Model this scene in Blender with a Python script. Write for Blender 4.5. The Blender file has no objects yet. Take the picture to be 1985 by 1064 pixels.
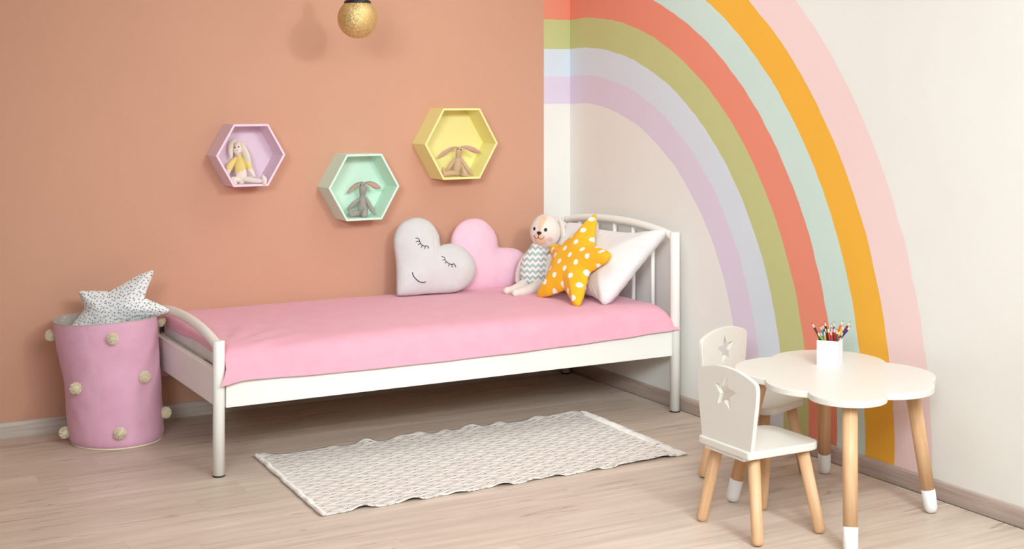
import bpy, bmesh, math, random
import numpy as np
from math import sin, cos, pi, sqrt, radians, atan2
from mathutils import Vector, Matrix, noise

S = bpy.context.scene
COL = S.collection
random.seed(7)

# ------------------------------------------------------------------ camera
cam_d = bpy.data.cameras.new('camera')
cam = bpy.data.objects.new('camera', cam_d)
COL.objects.link(cam)
cam.location = (-3.5222, -5.7303, 1.39)
cam.rotation_euler = (radians(90), 0, radians(-29.1036))
cam_d.sensor_width = 36
cam_d.lens = 36 * 2603.85 / 1985
cam_d.shift_y = -352 / 1985          # level camera with a shifted lens: verticals stay vertical
cam_d.clip_end = 60
S.camera = cam

# ------------------------------------------------------------------ light and exposure
S.view_settings.view_transform = 'Standard'
S.view_settings.look = 'None'
S.view_settings.exposure = 0.0
S.view_settings.gamma = 1.0
S.view_settings.use_curve_mapping = False
world = bpy.data.worlds.new('world')
S.world = world
world.use_nodes = True
bg = world.node_tree.nodes['Background']
bg.inputs[0].default_value = (0.92, 1.0, 1.06, 1)
bg.inputs[1].default_value = 0.02


def area(name, loc, target, size, power, spread=180, color=(0.885, 1.0, 1.045)):
    d = bpy.data.lights.new(name, 'AREA')
    d.shape = 'DISK'
    d.size = size
    d.energy = power
    d.color = color
    d.spread = radians(spread)
    o = bpy.data.objects.new(name, d)
    COL.objects.link(o)
    o.location = loc
    o.rotation_euler = (Vector(target) - Vector(loc)).to_track_quat('-Z', 'Y').to_euler()
    return o


# a big overhead softbox in front, a gridded softbox from the left, a flash and a strip box from the right, an added fill under the ceiling
area('overhead_softbox', (-2.2, -5.6, 2.6), (-2.2, -5.59, 0), 2.2, 172)
area('gridded_softbox', (-4.6, -5.9, 2.68), (-0.55, -0.4, 0.95), 1.6, 20, 42)
area('studio_flash', (-1.1, -4.5, 2.33), (-0.9, 0, 0.9), 0.24, 24)
area('soft_flash', (-1.1, -5.8, 2.5), (-0.9, 0, 0.9), 1.0, 9, 90)
area('ceiling_fill', (-0.9, -1.3, 2.66), (-0.9, -1.29, 0), 1.0, 10)  # added to brighten the corner and white strip, no such fixture in the room

# ------------------------------------------------------------------ materials


def lin(c):
    c = c / 255
    return c / 12.92 if c <= 0.04045 else ((c + 0.055) / 1.055) ** 2.4


def rgb(r, g, b):
    return (lin(r), lin(g), lin(b), 1)


class NT:
    """small helper for building node trees"""

    def __init__(self, name, color=(0.8, 0.8, 0.8, 1), rough=0.6, metal=0.0, spec=0.5, sheen=0.0, coat=0.0):
        self.m = bpy.data.materials.new(name)
        self.m.use_nodes = True
        self.t = self.m.node_tree
        self.b = self.t.nodes['Principled BSDF']
        self.b.inputs['Base Color'].default_value = color
        self.b.inputs['Roughness'].default_value = rough
        self.b.inputs['Metallic'].default_value = metal
        self.b.inputs['Specular IOR Level'].default_value = spec
        self.b.inputs['Sheen Weight'].default_value = sheen
        self.b.inputs['Coat Weight'].default_value = coat

    def n(self, typ, **kw):
        nd = self.t.nodes.new(typ)
        for k, v in kw.items():
            setattr(nd, k, v)
        return nd

    def link(self, a, b):
        self.t.links.new(a, b)

    def val(self, x, sock):
        if hasattr(x, 'is_linked'):
            self.link(x, sock)
        else:
            sock.default_value = x

    def math(self, op, a, b=None, c=None, clamp=False):
        nd = self.n('ShaderNodeMath', operation=op, use_clamp=clamp)
        self.val(a, nd.inputs[0])
        if b is not None:
            self.val(b, nd.inputs[1])
        if c is not None:
            self.val(c, nd.inputs[2])
        return nd.outputs[0]

    def vmath(self, op, a, b=None, out=0):
        nd = self.n('ShaderNodeVectorMath', operation=op)
        self.val(a, nd.inputs[0])
        if b is not None:
            self.val(b, nd.inputs[1])
        return nd.outputs[out]

    def coord(self):
        return self.n('ShaderNodeTexCoord').outputs['Object']

    def xyz(self, v):
        s = self.n('ShaderNodeSeparateXYZ')
        self.link(v, s.inputs[0])
        return s.outputs

    def noise(self, vec, scale=5, detail=3, rough=0.5, dist=0.0):
        nd = self.n('ShaderNodeTexNoise')
        if vec is not None:
            self.link(vec, nd.inputs['Vector'])
        nd.inputs['Scale'].default_value = scale
        nd.inputs['Detail'].default_value = detail
        nd.inputs['Roughness'].default_value = rough
        nd.inputs['Distortion'].default_value = dist
        return nd.outputs[0]

    def ramp(self, fac, stops, interp='LINEAR'):
        nd = self.n('ShaderNodeValToRGB')
        cr = nd.color_ramp
        cr.interpolation = interp
        while len(cr.elements) < len(stops):
            cr.elements.new(0.5)
        for e, (p, c) in zip(cr.elements, stops):
            e.position = p
            e.color = c
        self.link(fac, nd.inputs[0])
        return nd.outputs[0]

    def mix(self, fac, a, b, blend='MIX'):
        nd = self.n('ShaderNodeMix', data_type='RGBA', blend_type=blend)
        self.val(fac, nd.inputs[0])
        self.val(a, nd.inputs[6])
        self.val(b, nd.inputs[7])
        return nd.outputs[2]

    def color(self, c):
        self.link(c, self.b.inputs['Base Color'])

    def bump(self, h, strength=0.3, dist=0.002):
        nd = self.n('ShaderNodeBump')
        nd.inputs['Strength'].default_value = strength
        nd.inputs['Distance'].default_value = dist
        self.link(h, nd.inputs['Height'])
        self.link(nd.outputs[0], self.b.inputs['Normal'])

    def mapping(self, scale=(1, 1, 1), rot=(0, 0, 0), vec=None):
        mp = self.n('ShaderNodeMapping')
        mp.inputs['Scale'].default_value = scale
        mp.inputs['Rotation'].default_value = rot
        self.link(vec if vec is not None else self.coord(), mp.inputs[0])
        return mp.outputs[0]


def plain(name, c, rough=0.5, spec=0.5, metal=0.0, sheen=0.0, coat=0.0):
    return NT(name, rgb(*c), rough, metal, spec, sheen, coat).m


def fabric(name, c, c2=None, rough=0.9, weave=900, bump=0.12, sheen=0.15, fold=0.0):
    t = NT(name, rgb(*c), rough, 0, 0.2, sheen)
    co = t.coord()
    a = t.noise(co, 14, 4)
    if c2 is None:
        c2 = tuple(v * 0.95 for v in c)
    t.color(t.ramp(a, [(0.3, rgb(*c2)), (0.7, rgb(*c))]))
    if fold:
        # soft creases of stuffed cloth, with the weave on top
        f = t.noise(co, 9, 2.5, 0.45, 1.1)
        t.bump(t.math('ADD', t.math('MULTIPLY', f, fold), t.math('MULTIPLY', t.noise(co, weave, 2), 0.05)), 0.5, 0.02)
    else:
        t.bump(t.noise(co, weave, 2), bump, 0.001)
    return t.m




# painted walls -----------------------------------------------------
WHITE = (242, 238, 231)
TERRA = (213, 161, 135)
BANDS = [(1.223, (228, 213, 229)), (1.358, (221, 228, 236)), (1.503, (203, 203, 142)),
         (1.648, (240, 147, 122)), (1.804, (211, 230, 220)), (1.950, (249, 184, 66)),
         (2.094, (249, 217, 214))]
OUTER = 2.266


def band_colors(t, rad):
    x = t.math('DIVIDE', rad, 2.5)
    stops = [(0.0, rgb(*WHITE))] + [(r / 2.5, rgb(*c)) for r, c in BANDS] + [(OUTER / 2.5, rgb(*WHITE))]
    return t.ramp(x, stops, 'CONSTANT')


def wall_paint(t, col):
    co = t.coord()
    mott = t.noise(co, 2.2, 5, 0.6)
    k = t.ramp(mott, [(0.25, (0.965, 0.955, 0.95, 1)), (0.75, (1, 1, 1, 1))])
    t.color(t.mix(1.0, col, k, 'MULTIPLY'))
    a = t.noise(co, 260, 3)
    t.bump(a, 0.1, 0.001)


def mat_right_wall():
    t = NT('mural_paint', rough=0.85, spec=0.25)
    x, y, z = t.xyz(t.coord())
    dy = t.math('ADD', y, 0.108)
    dz = t.math('SUBTRACT', z, 0.1085)
    r = t.math('SQRT', t.math('ADD', t.math('MULTIPLY', dy, dy), t.math('MULTIPLY', dz, dz)))
    nz = t.math('MULTIPLY', t.math('SUBTRACT', t.noise(t.coord(), 9, 3), 0.5), 0.014)
    wall_paint(t, band_colors(t, t.math('ADD', r, nz)))
    return t.m


def mat_back_wall():
    t = NT('terracotta_paint', rough=0.8, spec=0.25)
    x, y, z = t.xyz(t.coord())
    nz = t.math('MULTIPLY', t.math('SUBTRACT', t.noise(t.coord(), 9, 3), 0.5), 0.008)
    r = t.math('ADD', t.math('SUBTRACT', z, 0.1045), nz)
    strip = band_colors(t, r)
    f = t.math('GREATER_THAN', x, -0.152)
    wall_paint(t, t.mix(f, rgb(*TERRA), strip))
    return t.m


def mat_laminate(name, dark, light, crack, stretch=(1.1, 14, 14), rnd=True, rough=0.42):
    t = NT(name, rough=rough, spec=0.45)
    co = t.coord()
    if rnd:
        oi = t.n('ShaderNodeObjectInfo')
        off = t.n('ShaderNodeCombineXYZ')
        for i in range(3):
            t.link(t.math('MULTIPLY', oi.outputs['Random'], 37.0 + 13 * i), off.inputs[i])
        co = t.vmath('ADD', co, off.outputs[0])
    mp = t.mapping(stretch, vec=co)
    a = t.noise(mp, 2.0, 6, 0.62, 0.35)
    b = t.noise(t.mapping((stretch[0] * 2.2, stretch[1] * 5, stretch[2] * 5), vec=co), 3.0, 3, 0.6)
    base = t.ramp(a, [(0.3, rgb(*dark)), (0.5, rgb(*[(p + q) / 2 for p, q in zip(dark, light)])), (0.68, rgb(*light))])
    base = t.mix(t.math('MULTIPLY', t.math('SUBTRACT', 1.0, b), 0.13), base, rgb(*dark))
    # thin dark drying cracks following the grain
    cn = t.noise(t.mapping((stretch[0] * 0.42, stretch[1] * 0.75, stretch[2]), vec=co), 1.6, 4, 0.5, 0.8)
    line = t.math('ABSOLUTE', t.math('SUBTRACT', cn, 0.5))
    line = t.math('SUBTRACT', 1.0, t.math('DIVIDE', line, 0.013), clamp=True)
    msk = t.noise(t.mapping((1.3, 2.5, 2.5), vec=co), 2.3, 2)
    msk = t.math('MULTIPLY', t.math('SUBTRACT', msk, 0.46), 6.0, clamp=True)
    line = t.math('MULTIPLY', line, msk)
    if rnd:
        # boards differ a little in tone
        tone = t.ramp(t.math('FRACT', t.math('MULTIPLY', oi.outputs['Random'], 17.3)), [(0.0, (0.93, 0.92, 0.91, 1)), (1.0, (1.03, 1.03, 1.03, 1))])
        base = t.mix(1.0, base, tone, 'MULTIPLY')
    t.color(t.mix(t.math('MULTIPLY', line, 0.8), base, rgb(*crack)))
    t.link(t.math('ADD', rough - 0.08, t.math('MULTIPLY', b, 0.16)), t.b.inputs['Roughness'])
    h = t.math('SUBTRACT', b, line)
    t.bump(h, 0.12, 0.0008)
    return t.m


def mat_beech():
    t = NT('beech_wood', rough=0.42, spec=0.4)
    co = t.coord()
    a = t.noise(t.mapping((26, 26, 1.6), vec=co), 2.2, 5, 0.6, 0.6)
    base = t.ramp(a, [(0.25, rgb(206, 156, 112)), (0.55, rgb(224, 179, 136)), (0.8, rgb(234, 195, 156))])
    fl = t.noise(t.mapping((240, 240, 42), vec=co), 2.0, 1)
    fl = t.math('MULTIPLY', t.math('SUBTRACT', fl, 0.70), 9.0, clamp=True)
    t.color(t.mix(t.math('MULTIPLY', fl, 0.5), base, rgb(150, 98, 62)))
    return t.m


def mat_rug():
    t = NT('woven_rug', rough=0.95, spec=0.1, sheen=0.2)
    co = t.coord()
    wob = t.math('MULTIPLY', t.math('SUBTRACT', t.noise(co, 7, 2), 0.5), 0.012)
    x, y, z = t.xyz(co)
    f = t.math('FRACT', t.math('DIVIDE', t.math('ADD', y, 20.0), 0.070))
    tri = t.math('ABSOLUTE', t.math('SUBTRACT', t.math('MULTIPLY', f, 2.0), 1.0))
    xs = t.math('SUBTRACT', t.math('ADD', t.math('ADD', x, 20.0), wob), t.math('MULTIPLY', tri, 0.098))
    u = t.math('FRACT', t.math('DIVIDE', xs, 0.0935))

    def stripe(c, w):
        d = t.math('ABSOLUTE', t.math('SUBTRACT', u, c))
        return t.math('LESS_THAN', d, w)
    solid = t.math('MAXIMUM', stripe(0.29, 0.055), stripe(0.63, 0.055))
    dots = t.math('LESS_THAN', t.math('FRACT', t.math('DIVIDE', t.math('ADD', x, 20.0), 0.0062)), 0.6)
    dash = t.math('MULTIPLY', t.math('MAXIMUM', stripe(0.29, 0.075), stripe(0.63, 0.075)), dots)
    isdash = t.math('LESS_THAN', f, 0.5)
    ink = t.math('ADD', t.math('MULTIPLY', isdash, dash), t.math('MULTIPLY', t.math('SUBTRACT', 1.0, isdash), solid))
    tip = t.math('MULTIPLY', t.math('GREATER_THAN', t.math('ABSOLUTE', t.math('SUBTRACT', tri, 0.5)), 0.44), t.math('MAXIMUM', stripe(0.29, 0.10), stripe(0.63, 0.10)))
    ink = t.math('MAXIMUM', ink, tip)
    wear = t.math('ADD', 0.6, t.math('MULTIPLY', t.noise(co, 60, 2), 0.5))
    base = t.ramp(t.noise(co, 40, 3), [(0.3, rgb(236, 224, 213)), (0.7, rgb(250, 240, 231))])
    t.color(t.mix(t.math('MULTIPLY', ink, wear, clamp=True), base, rgb(100, 90, 86)))
    rib = t.math('SINE', t.math('MULTIPLY', y, 1400.0))
    h = t.math('ADD', t.math('MULTIPLY', rib, 0.3), t.noise(co, 420, 2))
    t.bump(h, 0.45, 0.002)
    return t.m


def mat_polka(name, base, dot, pitch, rad, rot):
    t = NT(name, rough=0.85, spec=0.2, sheen=0.1)
    co = t.coord()
    v = t.mapping((1 / pitch, 1 / pitch, 0), (0, 0, rot), co)
    x, y, z = t.xyz(v)
    row = t.math('FLOOR', t.math('MULTIPLY', t.math('ADD', y, 40.0), 1.1547))
    sh = t.math('MULTIPLY', t.math('MODULO', row, 2.0), 0.5)
    fx = t.math('SUBTRACT', t.math('FRACT', t.math('ADD', t.math('ADD', x, 40.0), sh)), 0.5)
    fy = t.math('MULTIPLY', t.math('SUBTRACT', t.math('FRACT', t.math('MULTIPLY', t.math('ADD', y, 40.0), 1.1547)), 0.5), 0.866)
    d = t.math('SQRT', t.math('ADD', t.math('MULTIPLY', fx, fx), t.math('MULTIPLY', fy, fy)))
    m = t.math('LESS_THAN', d, rad)
    t.color(t.mix(m, rgb(*base), rgb(*dot)))
    t.bump(t.noise(co, 700, 2), 0.12, 0.001)
    return t.m


def mat_lining():
    t = NT('grey_dotted_lining', rough=0.9, spec=0.15)
    co = t.coord()
    nd = t.n('ShaderNodeTexVoronoi', feature='F1')
    nd.inputs['Scale'].default_value = 30
    nd.inputs['Randomness'].default_value = 0.35
    t.link(co, nd.inputs['Vector'])
    t.color(t.mix(t.math('LESS_THAN', nd.outputs['Distance'], 0.24), rgb(190, 180, 170), rgb(230, 224, 216)))
    return t.m


def mat_star_print():
    t = NT('tiny_star_print', rough=0.88, spec=0.2)
    co = t.coord()

    def layer(scale, rad, seed, ring):
        v = t.vmath('ADD', t.mapping((scale, scale, 0), (0, 0, 0.4), co), (seed, seed * 2, 0))
        nd = t.n('ShaderNodeTexVoronoi', voronoi_dimensions='2D', feature='F1')
        nd.inputs['Scale'].default_value = 1.0
        nd.inputs['Randomness'].default_value = 0.72
        t.link(v, nd.inputs['Vector'])
        dv = t.vmath('SUBTRACT', v, nd.outputs['Position'])
        x, y, z = t.xyz(dv)
        an = t.math('ARCTAN2', y, x)
        w = t.math('MULTIPLY', t.math('COSINE', t.math('MULTIPLY', t.math('ADD', an, seed), 5.0)), 0.34)
        rr = t.math('MULTIPLY', t.math('ADD', 1.0, w), rad)
        ins = t.math('LESS_THAN', nd.outputs['Distance'], rr)
        if ring:
            ins = t.math('SUBTRACT', ins, t.math('LESS_THAN', nd.outputs['Distance'], t.math('MULTIPLY', rr, 0.62)))
        sel = t.xyz(nd.outputs['Color'])[0]
        return ins, sel
    a, sa = layer(76, 0.20, 1.7, False)
    b, sb = layer(80, 0.21, 4.1, True)
    base = t.mix(t.math('MULTIPLY', b, 0.55), rgb(245, 243, 241), rgb(165, 160, 162))
    dark = t.ramp(sa, [(0.0, rgb(120, 118, 122)), (0.5, rgb(160, 150, 152)), (1.0, rgb(100, 98, 104))])
    t.color(t.mix(a, base, dark))
    t.bump(t.noise(co, 700, 2), 0.1, 0.001)
    return t.m


def mat_zigzag_knit():
    t = NT('zigzag_jersey', rough=0.92, spec=0.15, sheen=0.2)
    co = t.coord()
    x, y, z = t.xyz(co)
    f = t.math('FRACT', t.math('DIVIDE', t.math('ADD', x, 5.0), 0.026))
    tri = t.math('ABSOLUTE', t.math('SUBTRACT', t.math('MULTIPLY', f, 2.0), 1.0))
    v = t.math('FRACT', t.math('DIVIDE', t.math('ADD', t.math('ADD', z, 5.0), t.math('MULTIPLY', tri, 0.0125)), 0.0265))
    m = t.math('LESS_THAN', v, 0.5)
    t.color(t.mix(m, rgb(243, 232, 227), rgb(170, 188, 184)))
    t.bump(t.noise(co, 900, 2), 0.2, 0.001)
    return t.m


def mat_grid_paper():
    t = NT('squared_paper', rough=0.7, spec=0.3)
    co = t.coord()
    x, y, z = t.xyz(co)

    def ln(c):
        f = t.math('FRACT', t.math('DIVIDE', t.math('ADD', c, 5.0), 0.0062))
        return t.math('LESS_THAN', f, 0.16)
    nrm = t.xyz(t.n('ShaderNodeTexCoord').outputs['Normal'])
    ax = t.math('GREATER_THAN', t.math('ABSOLUTE', nrm[0]), 0.5)
    side = t.mix(ax, ln(x), ln(y))
    g = t.math('MAXIMUM', t.math('MULTIPLY', side, 1.0), ln(z))
    t.color(t.mix(t.math('MULTIPLY', g, 0.75), rgb(248, 247, 250), rgb(196, 190, 206)))
    return t.m


def mat_glitter():
    t = NT('gold_glitter', rough=0.42, metal=0.6, spec=0.5)
    co = t.coord()
    nd = t.n('ShaderNodeTexVoronoi', feature='F1')
    nd.inputs['Scale'].default_value = 620
    t.link(co, nd.inputs['Vector'])
    sel = t.xyz(nd.outputs['Color'])
    t.color(t.ramp(sel[0], [(0.0, rgb(188, 148, 78)), (0.5, rgb(224, 186, 116)), (0.85, rgb(240, 208, 146)), (1.0, rgb(255, 246, 215))]))
    # every flake of glitter faces its own way
    c = t.vmath('SUBTRACT', nd.outputs['Color'], (0.5, 0.5, 0.5))
    c = t.vmath('MULTIPLY', c, (0.62, 0.62, 0.62))
    g = t.n('ShaderNodeNewGeometry')
    nn = t.vmath('NORMALIZE', t.vmath('ADD', g.outputs['Normal'], c))
    t.link(nn, t.b.inputs['Normal'])
    return t.m


M = dict(
    white_frame=plain('white_lacquered_metal', (245, 241, 233), 0.35, 0.5),
    white_wood=plain('white_lacquered_wood', (228, 221, 212), 0.38, 0.45),
    white_tip=plain('white_dipped_paint', (242, 240, 237), 0.4),
    black_rubber=plain('black_rubber', (25, 24, 24), 0.6),
    black_metal=plain('matt_black_metal', (28, 24, 28), 0.45),
    beech=mat_beech(),
    pink_cotton=fabric('pink_cotton', (237, 172, 188), (233, 166, 183), fold=0.22),
    white_cotton=fabric('white_cotton', (240, 236, 234), (236, 231, 229), fold=0.40),
    mattress=fabric('mattress_cover', (244, 233, 226)),
    grey_cotton=fabric('pale_grey_cotton', (219, 215, 213), (213, 208, 207), fold=0.28),
    heart_pink=fabric('heart_pink_cotton', (246, 203, 218), (242, 196, 212), fold=0.28),
    basket_pink=fabric('basket_pink_canvas', (235, 180, 202), (228, 170, 193), weave=500, fold=0.38),
    lining=mat_lining(),
    pom=fabric('cream_wool', (246, 234, 208), (238, 224, 194), weave=300),
    rug=mat_rug(),
    rug_wool=fabric('rug_fringe_wool', (250, 243, 236), (240, 231, 223), weave=240, bump=0.6),
    yellow_dots=mat_polka('yellow_polka_dots', (248, 183, 40), (250, 245, 240), 0.066, 0.19, radians(24)),
    star_print=mat_star_print(),
    ink=plain('black_embroidery', (38, 34, 36), 0.7),
    plush_white=fabric('cream_plush', (241, 229, 220), (234, 219, 209), weave=400),
    plush_peach=fabric('peach_plush', (246, 204, 172), (240, 194, 162), weave=400),
    cheek=fabric('pink_cheek_felt', (246, 199, 198)),
    jersey=mat_zigzag_knit(),
    bunny_cream=fabric('cream_bunny_cloth', (243, 226, 214), (236, 217, 205)),
    bunny_ear=fabric('cream_ear_cloth', (243, 232, 208)),
    bunny_shirt=fabric('yellow_bunny_shirt', (240, 216, 140), (232, 203, 122), weave=250, bump=0.4),
    bunny_grey=fabric('grey_bunny_linen', (168, 158, 150), (156, 146, 139), weave=420, bump=0.3),
    bunny_beige=fabric('beige_bunny_linen', (208, 176, 146), (198, 164, 134), weave=420, bump=0.3),
    ear_pink=fabric('dusty_pink_ear', (206, 160, 142), (196, 150, 132)),
    gold=mat_glitter(),
    paper=mat_grid_paper(),
    bare_wood=plain('sharpened_wood', (236, 205, 168), 0.7),
    floor=mat_laminate('greige_laminate', (200, 180, 164), (226, 208, 192), (124, 98, 88)),
    subfloor=plain('dark_underlay', (92, 78, 70), 0.9),
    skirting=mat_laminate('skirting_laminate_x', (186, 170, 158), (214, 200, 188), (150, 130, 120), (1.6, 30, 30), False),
    skirting_y_shaded=mat_laminate('skirting_laminate_y_shaded', (168, 146, 134), (198, 178, 166), (136, 114, 104), (30, 1.6, 30), False),  # same laminate, the right wall's dimmer light painted in as darker tones
    ceiling=plain('ceiling_white', (245, 243, 238), 0.9),
    wall_back=mat_back_wall(),
    wall_right=mat_right_wall(),
    shelf_pink=plain('shelf_paint_pink', (243, 216, 230), 0.6, 0.3),
    shelf_mint=plain('shelf_paint_mint', (217, 243, 222), 0.6, 0.3),
    shelf_yellow=plain('shelf_paint_yellow', (247, 235, 160), 0.6, 0.3),
)

# ------------------------------------------------------------------ object helpers


def obj(name, bm, mat, parent=None, smooth=True, loc=None):
    me = bpy.data.meshes.new(name)
    bm.normal_update()
    bm.to_mesh(me)
    bm.free()
    if smooth:
        for p in me.polygons:
            p.use_smooth = True
    for m in (mat if isinstance(mat, (list, tuple)) else [mat]):
        me.materials.append(m)
    o = bpy.data.objects.new(name, me)
    COL.objects.link(o)
    if parent is not None:
        o.parent = parent
    if loc is not None:
        o.location = loc
    return o


def tag(o, label, cat, group=None):
    o['label'] = label
    o['category'] = cat
    if group:
        o['group'] = group
    return o


def thing(name, label, cat, loc=(0, 0, 0), rotz=0.0, group=None, matrix=None):
    o = bpy.data.objects.new(name, None)
    o.empty_display_size = 0.05
    COL.objects.link(o)
    if matrix is not None:
        o.matrix_world = matrix
    else:
        o.location = loc
        o.rotation_euler = (0, 0, rotz)
    return tag(o, label, cat, group)


def structure(o):
    o['kind'] = 'structure'
    return o


def add_box(bm, lo, hi, bevel=0.0, seg=2):
    r = bmesh.ops.create_cube(bm, size=1.0)
    vs = r['verts']
    for v in vs:
        v.co = Vector([lo[i] + (v.co[i] + 0.5) * (hi[i] - lo[i]) for i in range(3)])
    if bevel:
        es = list({e for v in vs for e in v.link_edges})
        bmesh.ops.bevel(bm, geom=es, offset=bevel, segments=seg, profile=0.5, affect='EDGES')
    return bm


def box(lo, hi, bevel=0.0, seg=2):
    return add_box(bmesh.new(), lo, hi, bevel, seg)


def lathe(profile, seg=32, axis_fn=None):
    """profile: list of (radius, z); closed at both ends when radius is 0"""
    bm = bmesh.new()
    rings = []
    for r, z in profile:
        if r < 1e-6:
            rings.append([bm.verts.new((0, 0, z))])
        else:
            rings.append([bm.verts.new((r * cos(2 * pi * i / seg), r * sin(2 * pi * i / seg), z)) for i in range(seg)])
    for a, b in zip(rings[:-1], rings[1:]):
        for i in range(seg):
            j = (i + 1) % seg
            if len(a) == 1 and len(b) == 1:
                continue
            if len(a) == 1:
                bm.faces.new((a[0], b[j], b[i]))
            elif len(b) == 1:
                bm.faces.new((a[i], a[j], b[0]))
            else:
                bm.faces.new((a[i], a[j], b[j], b[i]))
    bmesh.ops.recalc_face_normals(bm, faces=bm.faces)
    return bm


def catmull(pts, n):
    P = [np.array(p, float) for p in pts]
    P = [2 * P[0] - P[1]] + P + [2 * P[-1] - P[-2]]
    out = []
    for i in range(1, len(P) - 2):
        for k in range(n):
            t = k / n
            a, b, c, d = P[i - 1], P[i], P[i + 1], P[i + 2]
            out.append(0.5 * (2 * b + (c - a) * t + (2 * a - 5 * b + 4 * c - d) * t * t + (3 * b - a - 3 * c + d) * t ** 3))
    out.append(P[-2])
    return out


def add_sweep(bm, pts, radii, seg=14, n=6, up=None, flat=1.0, caps=True, smooth_path=True):
    """tube along a smoothed path; radii follow it; flat squeezes the section along 'up'"""
    if smooth_path and len(pts) > 2:
        A = catmull([tuple(p) + (r,) for p, r in zip(pts, radii)], n)
    else:
        A = []
        for i in range(len(pts) - 1):
            for k in range(n):
                t = k / n
                A.append(np.array(tuple(pts[i]) + (radii[i],)) * (1 - t) + np.array(tuple(pts[i + 1]) + (radii[i + 1],)) * t)
        A.append(np.array(tuple(pts[-1]) + (radii[-1],)))
    C = [Vector(a[:3]) for a in A]
    R = [max(1e-4, a[3]) for a in A]
    T = []
    for i in range(len(C)):
        d = C[min(i + 1, len(C) - 1)] - C[max(i - 1, 0)]
        T.append(d.normalized())
    u = Vector(up) if up is not None else (Vector((0, 0, 1)) if abs(T[0].z) < 0.9 else Vector((1, 0, 0)))
    N = (u - T[0] * u.dot(T[0])).normalized()
    secs = []
    for i in range(len(C)):
        if up is not None:
            N = (u - T[i] * u.dot(T[i])).normalized()
        else:
            N = (N - T[i] * N.dot(T[i])).normalized()
        secs.append((C[i], T[i], N, T[i].cross(N), R[i]))
    full = []
    if caps:
        c, t, nn, b, r = secs[0]
        for a in (15, 35, 55, 75):
            full.append((c - t * r * cos(radians(a)), nn, b, r * sin(radians(a))))
    for c, t, nn, b, r in secs:
        full.append((c, nn, b, r))
    if caps:
        c, t, nn, b, r = secs[-1]
        for a in (75, 55, 35, 15):
            full.append((c + t * r * cos(radians(a)), nn, b, r * sin(radians(a))))
    rings = []
    for c, nn, b, r in full:
        rings.append([bm.verts.new(c + nn * (r * flat * cos(2 * pi * k / seg)) + b * (r * sin(2 * pi * k / seg))) for k in range(seg)])
    fs = []
    for p, q in zip(rings[:-1], rings[1:]):
        for k in range(seg):
            j = (k + 1) % seg
            fs.append(bm.faces.new((p[k], p[j], q[j], q[k])))
    fs.append(bm.faces.new(list(reversed(rings[0]))))
    fs.append(bm.faces.new(rings[-1]))
    bmesh.ops.recalc_face_normals(bm, faces=fs)
    return bm


def sweep(pts, radii, **kw):
    return add_sweep(bmesh.new(), pts, radii, **kw)


def ellipsoid(c, r, seg=20, rings=12):
    bm = bmesh.new()
    bmesh.ops.create_uvsphere(bm, u_segments=seg, v_segments=rings, radius=1.0)
    for v in bm.verts:
        v.co = Vector((c[0] + v.co.x * r[0], c[1] + v.co.y * r[1], c[2] + v.co.z * r[2]))
    return bm


def prism(outline, z0, z1, holes=(), bevel=0.0, seg=2):
    """extrude a 2D outline (with holes) from z0 to z1"""
    bm = bmesh.new()
    es = []
    for loop in [outline] + list(holes):
        vs = [bm.verts.new((p[0], p[1], z0)) for p in loop]
        for i in range(len(vs)):
            es.append(bm.edges.new((vs[i], vs[(i + 1) % len(vs)])))
    if holes:
        bmesh.ops.triangle_fill(bm, use_beauty=True, edges=es, normal=(0, 0, 1))
    else:
        bm.faces.new([v for v in bm.verts])
    base = list(bm.faces)
    r = bmesh.ops.extrude_face_region(bm, geom=base)
    for v in [g for g in r['geom'] if isinstance(g, bmesh.types.BMVert)]:
        v.co.z = z1
    bmesh.ops.recalc_face_normals(bm, faces=bm.faces)
    if bevel:
        bm.normal_update()
        ed = [e for e in bm.edges if len(e.link_faces) == 2 and e.calc_face_angle(0) > 1.2
              and abs(e.verts[0].co.z - e.verts[1].co.z) < 1e-6]
        bmesh.ops.bevel(bm, geom=ed, offset=bevel, segments=seg, profile=0.5, affect='EDGES')
    return bm


def transform(bm, mtx):
    bmesh.ops.transform(bm, matrix=mtx, verts=bm.verts)
    return bm


def resample(poly, step):
    out = []
    n = len(poly)
    for i in range(n):
        a, b = np.array(poly[i]), np.array(poly[(i + 1) % n])
        k = max(1, int(round(np.hypot(*(b - a)) / step)))
        for j in range(k):
            out.append(a + (b - a) * j / k)
    return out


def closed_smooth(poly, n):
    P = [np.array(p, float) for p in poly]
    m = len(P)
    out = []
    for i in range(m):
        a, b, c, d = P[i - 1], P[i], P[(i + 1) % m], P[(i + 2) % m]
        for k in range(n):
            t = k / n
            out.append(0.5 * (2 * b + (c - a) * t + (2 * a - 5 * b + 4 * c - d) * t * t + (3 * b - a - 3 * c + d) * t ** 3))
    return out


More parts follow.
